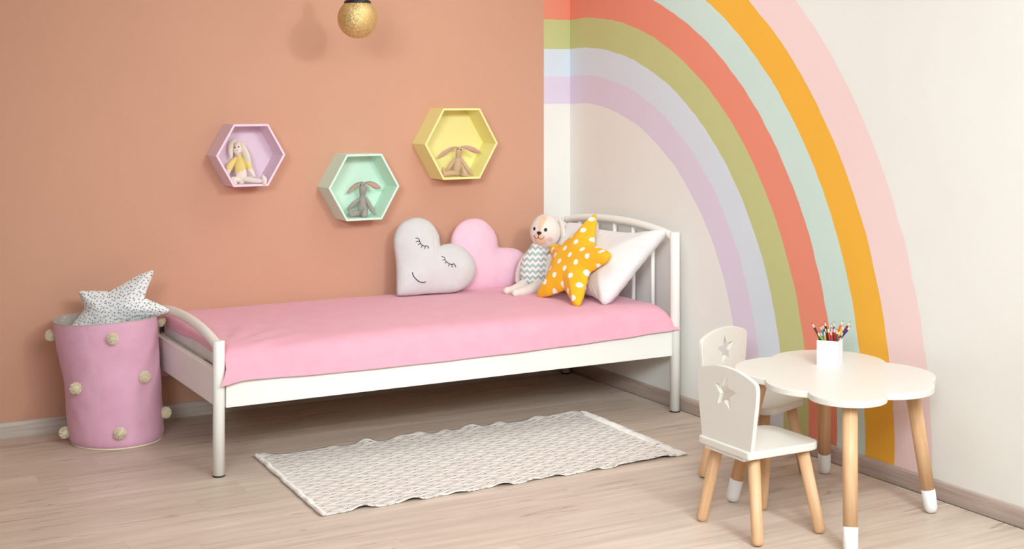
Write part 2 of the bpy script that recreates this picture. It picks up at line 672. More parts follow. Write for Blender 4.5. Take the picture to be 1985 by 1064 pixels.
class Cushion:
    """stuffed cushion grown from a 2D outline: thickness follows the distance to the seam"""

    def __init__(self, outline, H, d0, smooth=2, step=0.012, center=None, pucker=0.05, seed=0, flat_back=1.0, power=0.5):
        pts = closed_smooth(outline, smooth) if smooth > 1 else outline
        self.P = np.array(resample(pts, step))
        self.c = np.array(center) if center is not None else self.P.mean(0)
        self.H, self.d0, self.pk, self.seed, self.fb, self.pw = H, d0, pucker, seed, flat_back, power
        self.A = self.P
        self.B = np.roll(self.P, -1, 0)

    def dist(self, q):
        ab = self.B - self.A
        t = np.clip(((q - self.A) * ab).sum(1) / np.maximum((ab * ab).sum(1), 1e-12), 0, 1)
        d = q - (self.A + ab * t[:, None])
        return sqrt((d * d).sum(1).min())

    def h(self, q):
        s = min(1.0, self.dist(np.array(q)) / self.d0)
        return self.H * max(0.0, 1 - (1 - s) ** 2) ** self.pw

    def mesh(self, rings=22):
        bm = bmesh.new()
        n = len(self.P)
        ts = [1 - (1 - i / rings) ** 1.35 if i < rings else 1.0 for i in range(1, rings + 1)]
        cf = bm.verts.new((self.c[0], self.c[1], self.h(self.c)))
        cb = bm.verts.new((self.c[0], self.c[1], -self.h(self.c) * self.fb))
        front, back = [], []
        for k, t in enumerate(ts):
            fr, br = [], []
            for i in range(n):
                q = self.c + (self.P[i] - self.c) * t
                if k == rings - 1:
                    v = bm.verts.new((q[0], q[1], 0))
                    fr.append(v)
                    br.append(v)
                    continue
                d = self.dist(q)
                hh = self.h(q)
                near = max(0.0, 1 - d / 0.05)
                w = noise.noise(Vector((i * 0.42, self.seed, t * 2.0))) * self.pk * near * 0.9
                w += noise.noise(Vector((q[0] * 16, q[1] * 16, self.seed + 3))) * self.pk * 0.22
                # little gathers along the seam
                g = noise.noise(Vector((i * 0.55, self.seed + 9, t * 1.5))) + 0.6 * noise.noise(Vector((i * 1.2, self.seed, 4)))
                g *= 0.034 * self.pk * min(1.0, d / 0.012) * max(0.0, 1 - d / 0.075)
                fr.append(bm.verts.new((q[0], q[1], hh * (1 + w) + g)))
                br.append(bm.verts.new((q[0], q[1], -hh * (1 + w) * self.fb - g)))
            front.append(fr)
            back.append(br)
        for i in range(n):
            j = (i + 1) % n
            bm.faces.new((cf, front[0][i], front[0][j]))
            bm.faces.new((cb, back[0][j], back[0][i]))
            for k in range(rings - 1):
                bm.faces.new((front[k][i], front[k + 1][i], front[k + 1][j], front[k][j]))
                bm.faces.new((back[k][i], back[k][j], back[k + 1][j], back[k + 1][i]))
        bmesh.ops.recalc_face_normals(bm, faces=bm.faces)
        return bm

    def seam(self, r):
        bm = bmesh.new()
        n = len(self.P)
        seg = 6
        rings = []
        for i in range(n):
            d = self.P[(i + 1) % n] - self.P[i - 1]
            d = d / max(1e-9, np.hypot(*d))
            nx = np.array([d[1], -d[0]])
            rings.append([bm.verts.new((self.P[i][0] + nx[0] * r * cos(2 * pi * k / seg), self.P[i][1] + nx[1] * r * cos(2 * pi * k / seg), r * sin(2 * pi * k / seg))) for k in range(seg)])
        for i in range(n):
            a, b = rings[i], rings[(i + 1) % n]
            for k in range(seg):
                bm.faces.new((a[k], a[(k + 1) % seg], b[(k + 1) % seg], b[k]))
        bmesh.ops.recalc_face_normals(bm, faces=bm.faces)
        return bm


def lean_frame(P, yaw, lean):
    """local x runs along yaw, local y leans away from the viewer, z is the front normal"""
    ex = Vector((cos(radians(yaw)), sin(radians(yaw)), 0))
    h = Vector((-sin(radians(yaw)), cos(radians(yaw)), 0))
    ey = Vector((0, 0, 1)) * cos(radians(lean)) + h * sin(radians(lean))
    n = ex.cross(ey)
    m = Matrix((ex, ey, n)).transposed().to_4x4()
    m.translation = Vector(P)
    return m


def star_outline(R, r, rot=pi / 2, c=(0, 0)):
    return [(c[0] + (R if k % 2 == 0 else r) * cos(rot + k * pi / 5), c[1] + (R if k % 2 == 0 else r) * sin(rot + k * pi / 5)) for k in range(10)]


# ------------------------------------------------------------------ the room
structure(obj('wall_back', box((-6.2, 0.0, -0.05), (0.1, 0.1, 2.72)), M['wall_back'], smooth=False))
structure(obj('wall_right', box((0.0, -7.2, -0.05), (0.1, 0.0, 2.72)), M['wall_right'], smooth=False))
structure(obj('ceiling', box((-6.2, -7.2, 2.70), (0.1, 0.1, 2.78)), M['ceiling'], smooth=False))
floor = structure(obj('floor', box((-6.2, -7.2, -0.06), (0.0, 0.0, -0.0085)), M['subfloor'], smooth=False))

PL, PW, PT = 1.29, 0.15, 0.008


def plank_mesh(length):
    bm = box((0, 0, -PT), (length - 0.0005, PW - 0.0004, 0))
    top = [e for e in bm.edges if e.verts[0].co.z > -1e-6 and e.verts[1].co.z > -1e-6]
    bmesh.ops.bevel(bm, geom=top, offset=0.0003, segments=1, affect='EDGES')
    me = bpy.data.meshes.new('plank')
    bm.to_mesh(me)
    bm.free()
    me.materials.append(M['floor'])
    return me


full_plank = plank_mesh(PL)
fixed_ends = {8: -2.234, 10: -1.258, 12: -1.80, 3: -2.43, 4: -2.66, 5: -1.3, 9: -0.62, 11: -2.35, 13: -0.55, 14: -1.5, 6: -1.75}
n_rows = 46
for k in range(n_rows):
    y0 = -0.008 - PW * (k + 1) + (0.008 if k else 0.004)
    e = fixed_ends.get(k, -random.uniform(0.2, 1.3))
    e = -((-e) % PL)
    xs = [-0.019]
    x = e
    while x > -6.2:
        if xs[-1] - x > 0.06:
            xs.append(x)
        x -= PL
    xs.append(-6.2)
    for b, a in zip(xs[:-1], xs[1:]):
        L = b - a
        me = full_plank if abs(L - PL) < 1e-4 else plank_mesh(L)
        o = bpy.data.objects.new('plank', me)
        COL.objects.link(o)
        o.parent = floor
        o.location = (a, y0, 0)


def skirting(name, horizontal_x):
    prof = [(0, 0.0), (0.015, 0.0), (0.015, 0.046), (0.0135, 0.054), (0.010, 0.059), (0.005, 0.0615), (0, 0.062)]
    bm = bmesh.new()
    rows = []
    for s in ([-6.2, -0.0] if horizontal_x else [-7.2, -0.0]):
        rows.append([bm.verts.new((s, -d, z) if horizontal_x else (-d, s, z)) for d, z in prof])
    for i in range(len(prof) - 1):
        bm.faces.new((rows[0][i], rows[0][i + 1], rows[1][i + 1], rows[1][i]))
    bm.faces.new(rows[0])
    bm.faces.new(rows[1])
    bm.faces.new((rows[0][0], rows[1][0], rows[1][-1], rows[0][-1]))
    bmesh.ops.recalc_face_normals(bm, faces=bm.faces)
    structure(obj(name, bm, M['skirting'] if horizontal_x else M['skirting_y_shaded'], smooth=False))


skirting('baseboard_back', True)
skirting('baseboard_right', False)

# ------------------------------------------------------------------ bed
bed = thing('bed', 'white metal single bed with arched ends standing along the terracotta wall', 'bed', (-1.06, -0.50, 0))


def bedpart(name, bm, mat, parent=None, smooth=True):
    for v in bm.verts:
        v.co -= Vector((-1.06, -0.50, 0))
    return obj(name, bm, mat, parent or bed, smooth)


def shift(bm, x=0, y=0, z=0):
    for v in bm.verts:
        v.co += Vector((x, y, z))
    return bm


YF, YB, XF, XH = -0.957, -0.044, -2.082, -0.052
for x, hf, hb in ((XF, 0.492, 0.486), (XH, 0.783, 0.773)):
    for y, h in ((YF, hf), (YB, hb)):
        pr = 0.0215
        post = bedpart('post', shift(lathe([(0, 0.006), (pr, 0.006), (pr, h - 0.004), (pr - 0.0015, h - 0.001), (pr - 0.004, h), (0, h)], 28), x, y), M['white_frame'])
        foot = lathe([(0, 0), (pr - 0.001, 0), (pr + 0.0006, 0.001), (pr + 0.0006, 0.005), (pr - 0.001, 0.006), (0, 0.006)], 28)
        bedpart('rubber_foot', shift(foot, x, y), M['black_rubber'], post)


def arch(x, z_end, z_top, r):
    ym = (YF + YB) / 2
    half = (YB - YF) / 2
    pts = []
    for k in range(13):
        s = -1 + 2 * k / 12
        ss = s * 0.985
        pts.append((x, ym + half * ss, z_end + (z_top - z_end) * (1 - abs(ss) ** 2.3)))
    return sweep(pts, [r] * 13, seg=20, n=4, caps=False, up=(1, 0, 0))


bedpart('foot_arch', arch(XF, 0.468, 0.514, 0.0185), M['white_frame'])
bedpart('head_arch', arch(XH, 0.760, 0.799, 0.0185), M['white_frame'])
for y in (-0.79, -0.637, -0.484, -0.331, -0.178):
    s = abs((y + 0.5005) / 0.4565)
    zt = 0.757 + 0.042 * (1 - s ** 2.3) - 0.012
    bedpart('spindle', shift(lathe([(0, 0.34), (0.0095, 0.34), (0.0095, zt), (0, zt)], 16), XH, y), M['white_frame'])
for y in (YF - 0.013, YB - 0.012):
    bedpart('side_rail', box((XF + 0.024, y, 0.247), (XH - 0.023, y + 0.025, 0.378), 0.003), M['white_frame'], smooth=False)
bedpart('foot_rail', box((XF - 0.012, YF + 0.021, 0.252), (XF + 0.012, YB - 0.021, 0.382), 0.003), M['white_frame'], smooth=False)
bedpart('head_rail', box((XH - 0.012, YF + 0.021, 0.252), (XH + 0.012, YB - 0.021, 0.382), 0.003), M['white_frame'], smooth=False)
for k in range(12):
    x = -1.98 + k * 0.166
    bedpart('slat', box((x, YF + 0.012, 0.346), (x + 0.08, YB - 0.012, 0.364), 0.003), M['beech'], smooth=False)

matt = box((-2.050, -0.934, 0.3645), (-0.092, -0.056, 0.456), 0.022, 5)
tag(obj('mattress', matt, M['mattress']), 'thin white mattress on the bed slats, seen at the foot under the pink cover', 'mattress')


# pink cover ---------------------------------------------------------
def smooth01(t):
    t = max(0.0, min(1.0, t))
    return t * t * (3 - 2 * t)


HEM = [(-2.10, 0.327), (-2.045, 0.334), (-1.98, 0.345), (-1.88, 0.341), (-1.72, 0.336), (-1.50, 0.334), (-1.2, 0.334), (-0.9, 0.337), (-0.6, 0.342), (-0.35, 0.349), (-0.15, 0.358), (-0.04, 0.366)]


def hem_z(x):
    for (a, za), (b, zb) in zip(HEM[:-1], HEM[1:]):
        if a <= x <= b:
            return za + (zb - za) * smooth01((x - a) / (b - a))
    return HEM[0][1] if x < HEM[0][0] else HEM[-1][1]


def cover_mesh():
    prof = [(-0.0275, 0.18), (-0.0275, 0.25), (-0.024, 0.36), (-0.024, 0.42), (-0.032, 0.448), (-0.052, 0.461), (-0.09, 0.4655)]
    prof += [(-0.09 - 0.765 * k / 30, 0.4655) for k in range(1, 31)]
    prof += [(-0.885, 0.4645), (-0.91, 0.461), (-0.932, 0.453), (-0.949, 0.441), (-0.961, 0.425), (-0.969, 0.408), (-0.9745, 0.390)]
    nf = len(prof)
    nd = 8
    xs = [(-2.0580, -0.034), (-2.0575, -0.024), (-2.055, -0.014), (-2.047, -0.005), (-2.030, -0.001), (-2.0, 0.0)]
    xs += [(-2.0 + 1.86 * k / 110, 0.0) for k in range(1, 111)]
    xs += [(-0.115, -0.003), (-0.095, -0.012), (-0.079, -0.028), (-0.068, -0.048), (-0.060, -0.072)]
    bm = bmesh.new()
    grid = []
    for ix, (x, dz) in enumerate(xs):
        u_end_f = smooth01((-1.9 - x) / 0.15)
        col = []
        for j in range(nf + nd):
            if j < nf:
                y, z = prof[j]
                xx = x
                drop = dz
                if j < 6:
                    drop = dz * (0.6 if x < -1 else 1)
                    if z < 0.43:
                        drop *= 0.25
                if j >= nf - 5:
                    w = (j - nf + 6) / 6
                    if x < -1:
                        drop *= (1 - w)
                    else:
                        drop *= (1 - 0.55 * w)
                # uneven edge of the fold over the foot end
                if ix < 3 and 6 <= j < nf - 5:
                    drop += (0.010 * sin(y * 9.0 + 1.0) + 0.012 * y) * (3 - ix) / 3
                zz = z + drop
                top = smooth01((z - 0.445) / 0.02)
                n1 = noise.noise(Vector((x * 2.6, y * 3.2, 0.3)))
                n2 = noise.noise(Vector((x * 7 + y * 5, y * 6 - x * 2, 1.7)))
                zz += top * (0.0030 * n1 + 0.0016 * n2 - 0.001)
                # soft folds that fan out from the gathered foot corner
                dx, dy = x + 2.08, y + 0.97
                rr = sqrt(dx * dx + dy * dy)
                an = atan2(dy, dx)
                fan = sin(an * 19 + 1.0) * math.exp(-((rr - 0.20) / 0.20) ** 2) * 0.0080
                zz += fan * (0.3 + 0.7 * top)
                col.append(bm.verts.new((xx, y, zz)))
            else:
                t = (j - nf + 1) / nd
                hz = hem_z(x) - 0.004 * (x > -0.07)
                z0 = prof[-1][1] + (dz * 0.45 if x > -1 else 0)
                z0 = max(z0, hz + 0.012)
                zz = z0 + (hz - z0) * t
                flare = 0.006 + 0.010 * u_end_f + 0.004 * noise.noise(Vector((x * 5, 0.2, 2))) + 0.006 * smooth01((x + 0.25) / 0.2)
                y = -0.9745 - 0.006 * t - flare * t
                fold = sin(x * 42 + t * 2.2) * math.exp(-((x + 1.93) / 0.10) ** 2) * 0.006 * t
                y -= max(0.0, fold)
                xx = x
                if x < -1.85:
                    xx = x - 0.034 * t * smooth01((-1.95 - x) / 0.09)
                    y -= 0.010 * smooth01((-2.0 - x) / 0.04) * smooth01(t * 2)
                if x > -0.14:
                    xx = x + 0.018 * t * smooth01((x + 0.14) / 0.07)
                col.append(bm.verts.new((xx, y, zz)))
        grid.append(col)
    for a, b in zip(grid[:-1], grid[1:]):
        for j in range(len(a) - 1):
            bm.faces.new((a[j], a[j + 1], b[j + 1], b[j]))
    bmesh.ops.recalc_face_normals(bm, faces=bm.faces)
    return bm


cover = tag(obj('bed_cover', cover_mesh(), M['pink_cotton']), 'smooth pink cotton cover spread over the bed and hanging over its front rail', 'bedspread')
md = cover.modifiers.new('thickness', 'SOLIDIFY')
md.thickness = 0.003
md.offset = 1.0
md2 = cover.modifiers.new('soften', 'SUBSURF')
md2.levels = 1
md2.render_levels = 1

# ------------------------------------------------------------------ cushions
GREY = [(0.1693,0.2286), (0.1685,0.2650), (0.1600,0.2937), (0.1431,0.3227), (0.1194,0.3459), (0.0908,0.3590), (0.0574,0.3630), (0.0234,0.3552), (-0.0068,0.3402), (-0.0291,0.3168), (-0.0433,0.2893), (-0.0504,0.2576), (-0.0498,0.2216), (-0.0462,0.1817), (-0.0458,0.1380), (-0.0470,0.0946), (-0.0495,0.0552), (-0.0507,0.0179), (-0.0370,0.0082), (0.0247,0.0072), (0.0872,0.0105), (0.1499,0.0100), (0.2131,0.0098), (0.2562,0.0195), (0.2919,0.0397), (0.3174,0.0645), (0.3327,0.0961), (0.3360,0.1202), (0.3265,0.1531), (0.3116,0.1821), (0.2878,0.2075), (0.2594,0.2269), (0.2302,0.2362), (0.2045,0.2353), (0.1831,0.2321)]
PINK = [(0.2466,0.1934), (0.2427,0.2207), (0.2371,0.2502), (0.2187,0.2845), (0.1881,0.3151), (0.1519,0.3326), (0.1147,0.3351), (0.0769,0.3286), (0.0380,0.3056), (0.0152,0.2780), (-0.0017,0.2379), (-0.0055,0.1891), (0.0001,0.1439), (0.0070,0.0864), (0.0129,0.0454), (0.0155,0.0087), (0.0275,-0.0023), (0.0549,-0.0043), (0.1242,-0.0051), (0.1941,-0.0080), (0.2653,-0.0048), (0.3141,0.0084), (0.3508,0.0433), (0.3741,0.0878), (0.3891,0.1204), (0.3910,0.1413), (0.3756,0.1590), (0.3434,0.1776), (0.3056,0.1860), (0.2724,0.1891)]
STARY = [(-0.0144,0.4287), (-0.0226,0.4237), (-0.0558,0.3720), (-0.0786,0.3275), (-0.1089,0.2926), (-0.1509,0.2617), (-0.2055,0.2568), (-0.2406,0.2476), (-0.2457,0.2380), (-0.2203,0.2167), (-0.1625,0.1757), (-0.1512,0.1350), (-0.1399,0.0998), (-0.1401,0.0581), (-0.1477,0.0155), (-0.1500,-0.0056), (-0.1391,-0.0108), (-0.1129,-0.0070), (-0.0657,0.0065), (-0.0179,0.0287), (0.0294,0.0506), (0.0791,0.0273), (0.1434,-0.0106), (0.1600,-0.0120), (0.1831,-0.0071), (0.1769,0.0315), (0.1606,0.0838), (0.1372,0.1459), (0.1691,0.1751), (0.2181,0.2112), (0.2324,0.2429), (0.2259,0.2572), (0.1846,0.2676), (0.1180,0.2755), (0.0807,0.2842), (0.0434,0.3398), (0.0148,0.3944), (-0.0056,0.4242)]
STARB = [(-0.1212,0.1118), (-0.1311,0.1095), (-0.1332,0.1019), (-0.1203,0.0739), (-0.1080,0.0409), (-0.1289,0.0113), (-0.1515,-0.0151), (-0.1771,-0.0578), (-0.1802,-0.0677), (-0.1718,-0.0710), (-0.1271,-0.0677), (-0.0742,-0.0611), (-0.0273,-0.0809), (0.0332,-0.1236), (0.0499,-0.1268), (0.0563,-0.1137), (0.0588,-0.0743), (0.0679,-0.0316), (0.1371,-0.0053), (0.2031,0.0161), (0.2328,0.0260), (0.2367,0.0326), (0.2326,0.0391), (0.2024,0.0540), (0.1656,0.0705), (0.1321,0.0837), (0.1414,0.1167), (0.1541,0.1497), (0.1668,0.1861), (0.1650,0.1920), (0.1583,0.1934), (0.1269,0.1844), (0.0840,0.1629), (0.0347,0.1332), (-0.0114,0.1101), (-0.0646,0.1118)]
EYE1 = [[(0.0380,0.2617), (0.0491,0.2597), (0.0536,0.2531), (0.0554,0.2439), (0.0597,0.2345), (0.0668,0.2279), (0.0777,0.2235), (0.0881,0.2246), (0.0933,0.2212), (0.0969,0.2131)],[(0.0385,0.2449), (0.0531,0.2467)],[(0.0470,0.2295), (0.0565,0.2363)],[(0.0602,0.2178), (0.0667,0.2271)],[(0.0781,0.2115), (0.0801,0.2234)]]
EYE2 = [[(0.1582,0.1722), (0.1669,0.1703), (0.1716,0.1653), (0.1717,0.1565), (0.1778,0.1475), (0.1888,0.1378), (0.2008,0.1345), (0.2114,0.1364), (0.2152,0.1314), (0.2188,0.1225)],[(0.1604,0.1562), (0.1701,0.1574)],[(0.1690,0.1415), (0.1769,0.1471)],[(0.1842,0.1273), (0.1896,0.1370)],[(0.2006,0.1217), (0.2020,0.1340)]]
SMILE = [(0.0136,0.1061), (0.0153,0.0950), (0.0227,0.0820), (0.0362,0.0687), (0.0501,0.0617), (0.0623,0.0596), (0.0733,0.0618)]


def rot_mesh_thing(cush, name, label, cat, mtx, mat, rings=22):
    o = obj(name, cush.mesh(rings), mat)
    o.matrix_world = mtx
    return tag(o, label, cat)


# white pillow against the headboard
PIL = [(-0.350, 0.160), (-0.15, 0.150), (0.1, 0.153), (0.25, 0.167), (0.345, 0.189), (0.392, 0.196), (0.385, 0.165), (0.355, 0.09), (0.325, 0.0), (0.30, -0.09), (0.282, -0.165), (0.262, -0.200), (0.235, -0.195), (0.15, -0.176), (-0.05, -0.172), (-0.25, -0.178), (-0.335, -0.186), (-0.345, -0.15), (-0.328, 0.0)]
pil_m = Matrix(((0, 0.587, -0.81), (-1, 0, 0), (0, 0.81, 0.587))).to_4x4()
pil_m.translation = Vector((-0.215, -0.56, 0.632))
pc = Cushion(PIL, 0.082, 0.19, smooth=2, step=0.012, center=(0.0, 0.0), pucker=0.18, seed=11, power=0.58)
rot_mesh_thing(pc, 'pillow', 'plump white pillow leaning on the white headboard behind the yellow star', 'pillow', pil_m, M['white_cotton'])

# polka dot star
sc = Cushion(STARY, 0.050, 0.105, smooth=1, step=0.010, center=(0.0, 0.215), pucker=0.16, seed=5, power=0.72)
st = rot_mesh_thing(sc, 'star_cushion', 'yellow star shaped cushion with white polka dots standing on the bed', 'cushion', lean_frame((-0.455, -0.62, 0.475), -87, 32), M['yellow_dots'])

# hearts
GM = lean_frame((-0.97, -0.175, 0.462), -8, 13)
gc = Cushion(GREY, 0.058, 0.125, smooth=2, step=0.011, center=(0.13, 0.17), pucker=0.14, seed=2)
gh = thing('heart_cushion', 'pale grey heart cushion with embroidered sleeping eyes and a smile', 'cushion', matrix=GM, group='heart cushions against the wall')
obj('padded_cover', gc.mesh(22), M['grey_cotton'], gh)


def stitch(strokes, r):
    bm = bmesh.new()
    for s in strokes:
        pts = []
        for p in s:
            pts.append((p[0], p[1], gc.h(p) + 0.0012))
        add_sweep(bm, pts, [r] * len(pts), seg=6, n=3)
    return bm


obj('closed_eye', stitch(EYE1, 0.0017), M['ink'], gh)
obj('closed_eye', stitch(EYE2, 0.0017), M['ink'], gh)
obj('smile', stitch([SMILE], 0.0021), M['ink'], gh)

kc = Cushion(PINK, 0.052, 0.12, smooth=2, step=0.011, center=(0.13, 0.16), pucker=0.12, seed=8)
kh = rot_mesh_thing(kc, 'heart_cushion', 'plain pink heart cushion leaning on the wall beside the toy dog', 'cushion', lean_frame((-0.7, -0.112, 0.462), 0, 9), M['heart_pink'])
kh['group'] = 'heart cushions against the wall'


# ------------------------------------------------------------------ toy dog on the bed (sewn from cloth)
FACE = radians(-29.1)
DS = 1 / 411.0             # metres in the toy's own frame per unit of its pattern
dog = thing('toy_dog', 'cream plush toy dog in a zigzag jersey sitting on the pink cover', 'toy', (-0.375, -0.265, 0.468), FACE)


def dp(u, v, d=0.0):
    """pattern point: u right, v up (both in pattern units), d metres away from the viewer"""
    return (u * DS, d, v * DS)


# pattern origin: middle of the bottom of the jersey
obj('body', sweep([dp(5, 31, 0.0), dp(7, 44, 0.008), dp(11, 60, 0.018), dp(16, 74, 0.026)], [0.067, 0.069, 0.060, 0.047], seg=28, n=6, up=(0, 1, 0), flat=0.72), M['jersey'], dog)
head = ellipsoid((0, 0, 0), (0.073, 0.070, 0.081), 40, 28)
for v in head.verts:
    k = v.co.z / 0.081
    v.co.x *= 1.0 - 0.08 * max(0, k) + 0.05 * max(0, -k)
hm = Matrix.Translation(Vector(dp(27, 111, 0.030))) @ Matrix.Rotation(radians(3), 4, 'Y') @ Matrix.Rotation(radians(-25), 4, 'Z')
hd = obj('head', head, M['plush_white'], dog)
hd.matrix_local = hm
h_inv = hm.to_3x3().inverted()


def hv(x, y, z):
    """head-centred point given in the toy's frame"""
    return tuple(h_inv @ Vector((x, y, z)))


HR = (0.073, 0.070, 0.081)


def on_head(x, z, off=0.0):
    """point of the head's front surface (head's own frame, y towards the back)"""
    k = z / HR[2]
    sx = 1.0 - 0.08 * max(0, k) + 0.05 * max(0, -k)
    q = 1 - (x / (HR[0] * sx)) ** 2 - k * k
    return Vector((x, -HR[1] * sqrt(max(q, 0.0)) - off, z))


def head_patch(outline, off, mat, name, thick=0.0022):
    c = np.mean(outline, axis=0)
    bm = bmesh.new()
    rings = 5
    n = len(outline)
    cv = bm.verts.new(on_head(c[0], c[1], off + thick))
    prev = None
    for k in range(1, rings + 1):
        t = k / rings
        o = off + thick * sqrt(max(0.0, 1 - t ** 4))
        if k == rings:
            o = off - 0.0015
        ring = [bm.verts.new(on_head(c[0] + (p[0] - c[0]) * t, c[1] + (p[1] - c[1]) * t, o)) for p in outline]
        for i in range(n):
            j = (i + 1) % n
            if prev is None:
                bm.faces.new((cv, ring[i], ring[j]))
            else:
                bm.faces.new((prev[i], ring[i], ring[j], prev[j]))
        prev = ring
    bmesh.ops.recalc_face_normals(bm, faces=bm.faces)
    return obj(name, bm, mat, hd)


def oval(cx, cz, rx, rz, n=24, rot=0.0):
    return [(cx + rx * cos(a) * cos(rot) - rz * sin(a) * sin(rot), cz + rx * cos(a) * sin(rot) + rz * sin(a) * cos(rot)) for a in [2 * pi * i / n for i in range(n)]]


blaze = closed_smooth([(-0.004, 0.0795), (0.020, 0.076), (0.024, 0.062), (0.019, 0.042), (0.012, 0.022), (0.006, 0.002), (-0.006, 0.002), (-0.011, 0.022), (-0.013, 0.042), (-0.012, 0.062)], 4)
head_patch(blaze, 0.0, M['plush_peach'], 'forehead_blaze', 0.0010)
head_patch(closed_smooth([(-0.022, -0.006), (0.0, -0.002), (0.020, -0.008), (0.033, -0.026), (0.034, -0.044), (0.022, -0.060), (0.0, -0.066), (-0.022, -0.060), (-0.034, -0.044), (-0.034, -0.024)], 3), 0.0, M['plush_peach'], 'muzzle', 0.0030)
for ex in (-0.030, 0.028):
    head_patch(oval(ex, 0.013, 0.0082, 0.0094), 0.0, M['ink'], 'eye', 0.0014)
head_patch(closed_smooth([(-0.012, 0.001), (0.0, 0.004), (0.011, 0.001), (0.011, -0.006), (0.004, -0.012), (-0.001, -0.014), (-0.006, -0.012), (-0.012, -0.006)], 3), 0.003, M['ink'], 'nose', 0.0035)
head_patch(oval(0.046, -0.031, 0.0125, 0.0125), 0.0, M['cheek'], 'cheek', 0.0010)
head_patch(oval(-0.048, -0.028, 0.009, 0.012), 0.0, M['cheek'], 'cheek', 0.0010)
mb = bmesh.new()
for stroke in ([(-0.001, -0.012), (-0.002, -0.019), (-0.004, -0.024)],
               [(-0.004, -0.024), (-0.010, -0.030), (-0.018, -0.030), (-0.025, -0.024), (-0.028, -0.017)],
               [(-0.004, -0.024), (0.002, -0.031), (0.012, -0.031), (0.020, -0.026), (0.024, -0.018)]):
    add_sweep(mb, [on_head(a, b, 0.0035) for a, b in stroke], [0.0012] * len(stroke), seg=6, n=4)
obj('mouth', mb, M['ink'], hd)
# hanging ears, legs, arms
obj('ear', sweep([hv(0.050, 0.006, 0.048), hv(0.064, 0.000, 0.051), hv(0.076, -0.004, 0.030), hv(0.081, -0.006, -0.014), hv(0.078, -0.008, -0.058)], [0.012, 0.018, 0.024, 0.025, 0.016], seg=16, n=6, up=hv(1, 0.3, 0.2), flat=0.42), M['plush_white'], hd)
obj('ear', sweep([hv(-0.030, 0.060, 0.038), hv(-0.040, 0.068, 0.034), hv(-0.042, 0.070, 0.012), hv(-0.042, 0.066, -0.018), hv(-0.040, 0.060, -0.044)], [0.010, 0.013, 0.015, 0.015, 0.011], seg=16, n=6, up=hv(1, -0.6, 0), flat=0.42), M['plush_white'], hd)
obj('leg', sweep([dp(-16, 9, -0.02), dp(-24, 7.5, -0.075), dp(-36, 6, -0.125), dp(-47, 6.5, -0.155)], [0.027, 0.026, 0.021, 0.017], seg=16, n=6), M['plush_white'], dog)
obj('leg', sweep([dp(14, 9, -0.045), dp(2, 7.5, -0.11), dp(-16, 6, -0.175), dp(-31, 6, -0.212)], [0.029, 0.027, 0.022, 0.017], seg=16, n=6), M['plush_white'], dog)
obj('arm', sweep([dp(36, 62, 0.0), dp(40, 42, -0.02), dp(42, 20, -0.035), dp(40, 8, -0.045)], [0.016, 0.019, 0.019, 0.016], seg=14, n=6), M['plush_white'], dog)
obj('arm', sweep([dp(-6, 68, 0.035), dp(-17, 50, 0.045), dp(-24, 30, 0.048), dp(-26, 14, 0.048)], [0.013, 0.016, 0.016, 0.014], seg=14, n=6), M['plush_white'], dog)

# ------------------------------------------------------------------ hexagon shelves


def hex_shelf(name, label, cx, cz, R, mat):
    t = thing(name, label, 'shelf', (cx, 0, cz), group='hexagon wall shelves')
    D, th = 0.14, 0.0092
    y0, y1 = -0.0005, -D
    ang = [k * pi / 3 for k in range(6)]
    ri = R - th / cos(pi / 6)
    bk = prism([((ri + 0.0035) * cos(a), (ri + 0.0035) * sin(a)) for a in ang], 0, 0.006)
    for v in bk.verts:
        x, y, z = v.co
        v.co = Vector((x, -0.0015 - z, y))
    bmesh.ops.recalc_face_normals(bk, faces=bk.faces)
    obj('back_panel', bk, mat, t, smooth=False)
    for k in range(6):
        a, b = ang[k], ang[(k + 1) % 6]
        g = 0.0001
        bm = bmesh.new()
        vs = []
        for y in (y0, y1):
            for rr in (ri, R):
                pa = Vector((rr * cos(a), y, rr * sin(a)))
                pb = Vector((rr * cos(b), y, rr * sin(b)))
                d = (pb - pa).normalized() * g
                vs += [bm.verts.new(pa + d), bm.verts.new(pb - d)]
        i0a, i0b, o0a, o0b, i1a, i1b, o1a, o1b = vs
        for f in ((i0a, i0b, o0b, o0a), (i1a, o1a, o1b, i1b), (i0a, i1a, i1b, i0b), (o0a, o0b, o1b, o1a), (i0a, o0a, o1a, i1a), (i0b, i1b, o1b, o0b)):
            bm.faces.new(f)
        bmesh.ops.recalc_face_normals(bm, faces=bm.faces)
        bmesh.ops.bevel(bm, geom=list(bm.edges), offset=0.0005, segments=1, affect='EDGES')
        obj('side_board', bm, mat, t, smooth=False)
    return t


hex_shelf('hexagon_shelf', 'pink hexagon shelf on the terracotta wall, holding the rabbit in a yellow shirt', -1.6935, 1.1215, 0.1545, M['shelf_pink'])
hex_shelf('hexagon_shelf', 'mint green hexagon shelf on the terracotta wall, holding the grey rabbit', -1.168, 0.9665, 0.1715, M['shelf_mint'])
hex_shelf('hexagon_shelf', 'yellow hexagon shelf on the terracotta wall, holding the beige rabbit', -0.678, 1.1525, 0.191, M['shelf_yellow'])


def cloth_rabbit(label, loc, px_per_m, zoom, org, spec):
    """spec: list of (part, material, [(u, v, depth)], [radii], flat, up) in pattern units of the toy drawing"""
    s = 1 / (px_per_m * zoom)
    t = thing('toy_rabbit', label, 'toy', loc, FACE, 'cloth rabbits on the shelves')
    body = None
    for part, mat, pts, rad, flat, up in spec:
        P = [((u - org[0]) * s, d, (org[1] - v) * s) for u, v, d in pts]
        R = [r * s for r in rad]
        if len(P) == 1:
            bm = ellipsoid(P[0], (R[0], R[1], R[2]), 14, 10)
        else:
            bm = sweep(P, R, seg=14, n=5, flat=flat, up=up)
        obj(part, bm, M[mat], t)
    return t


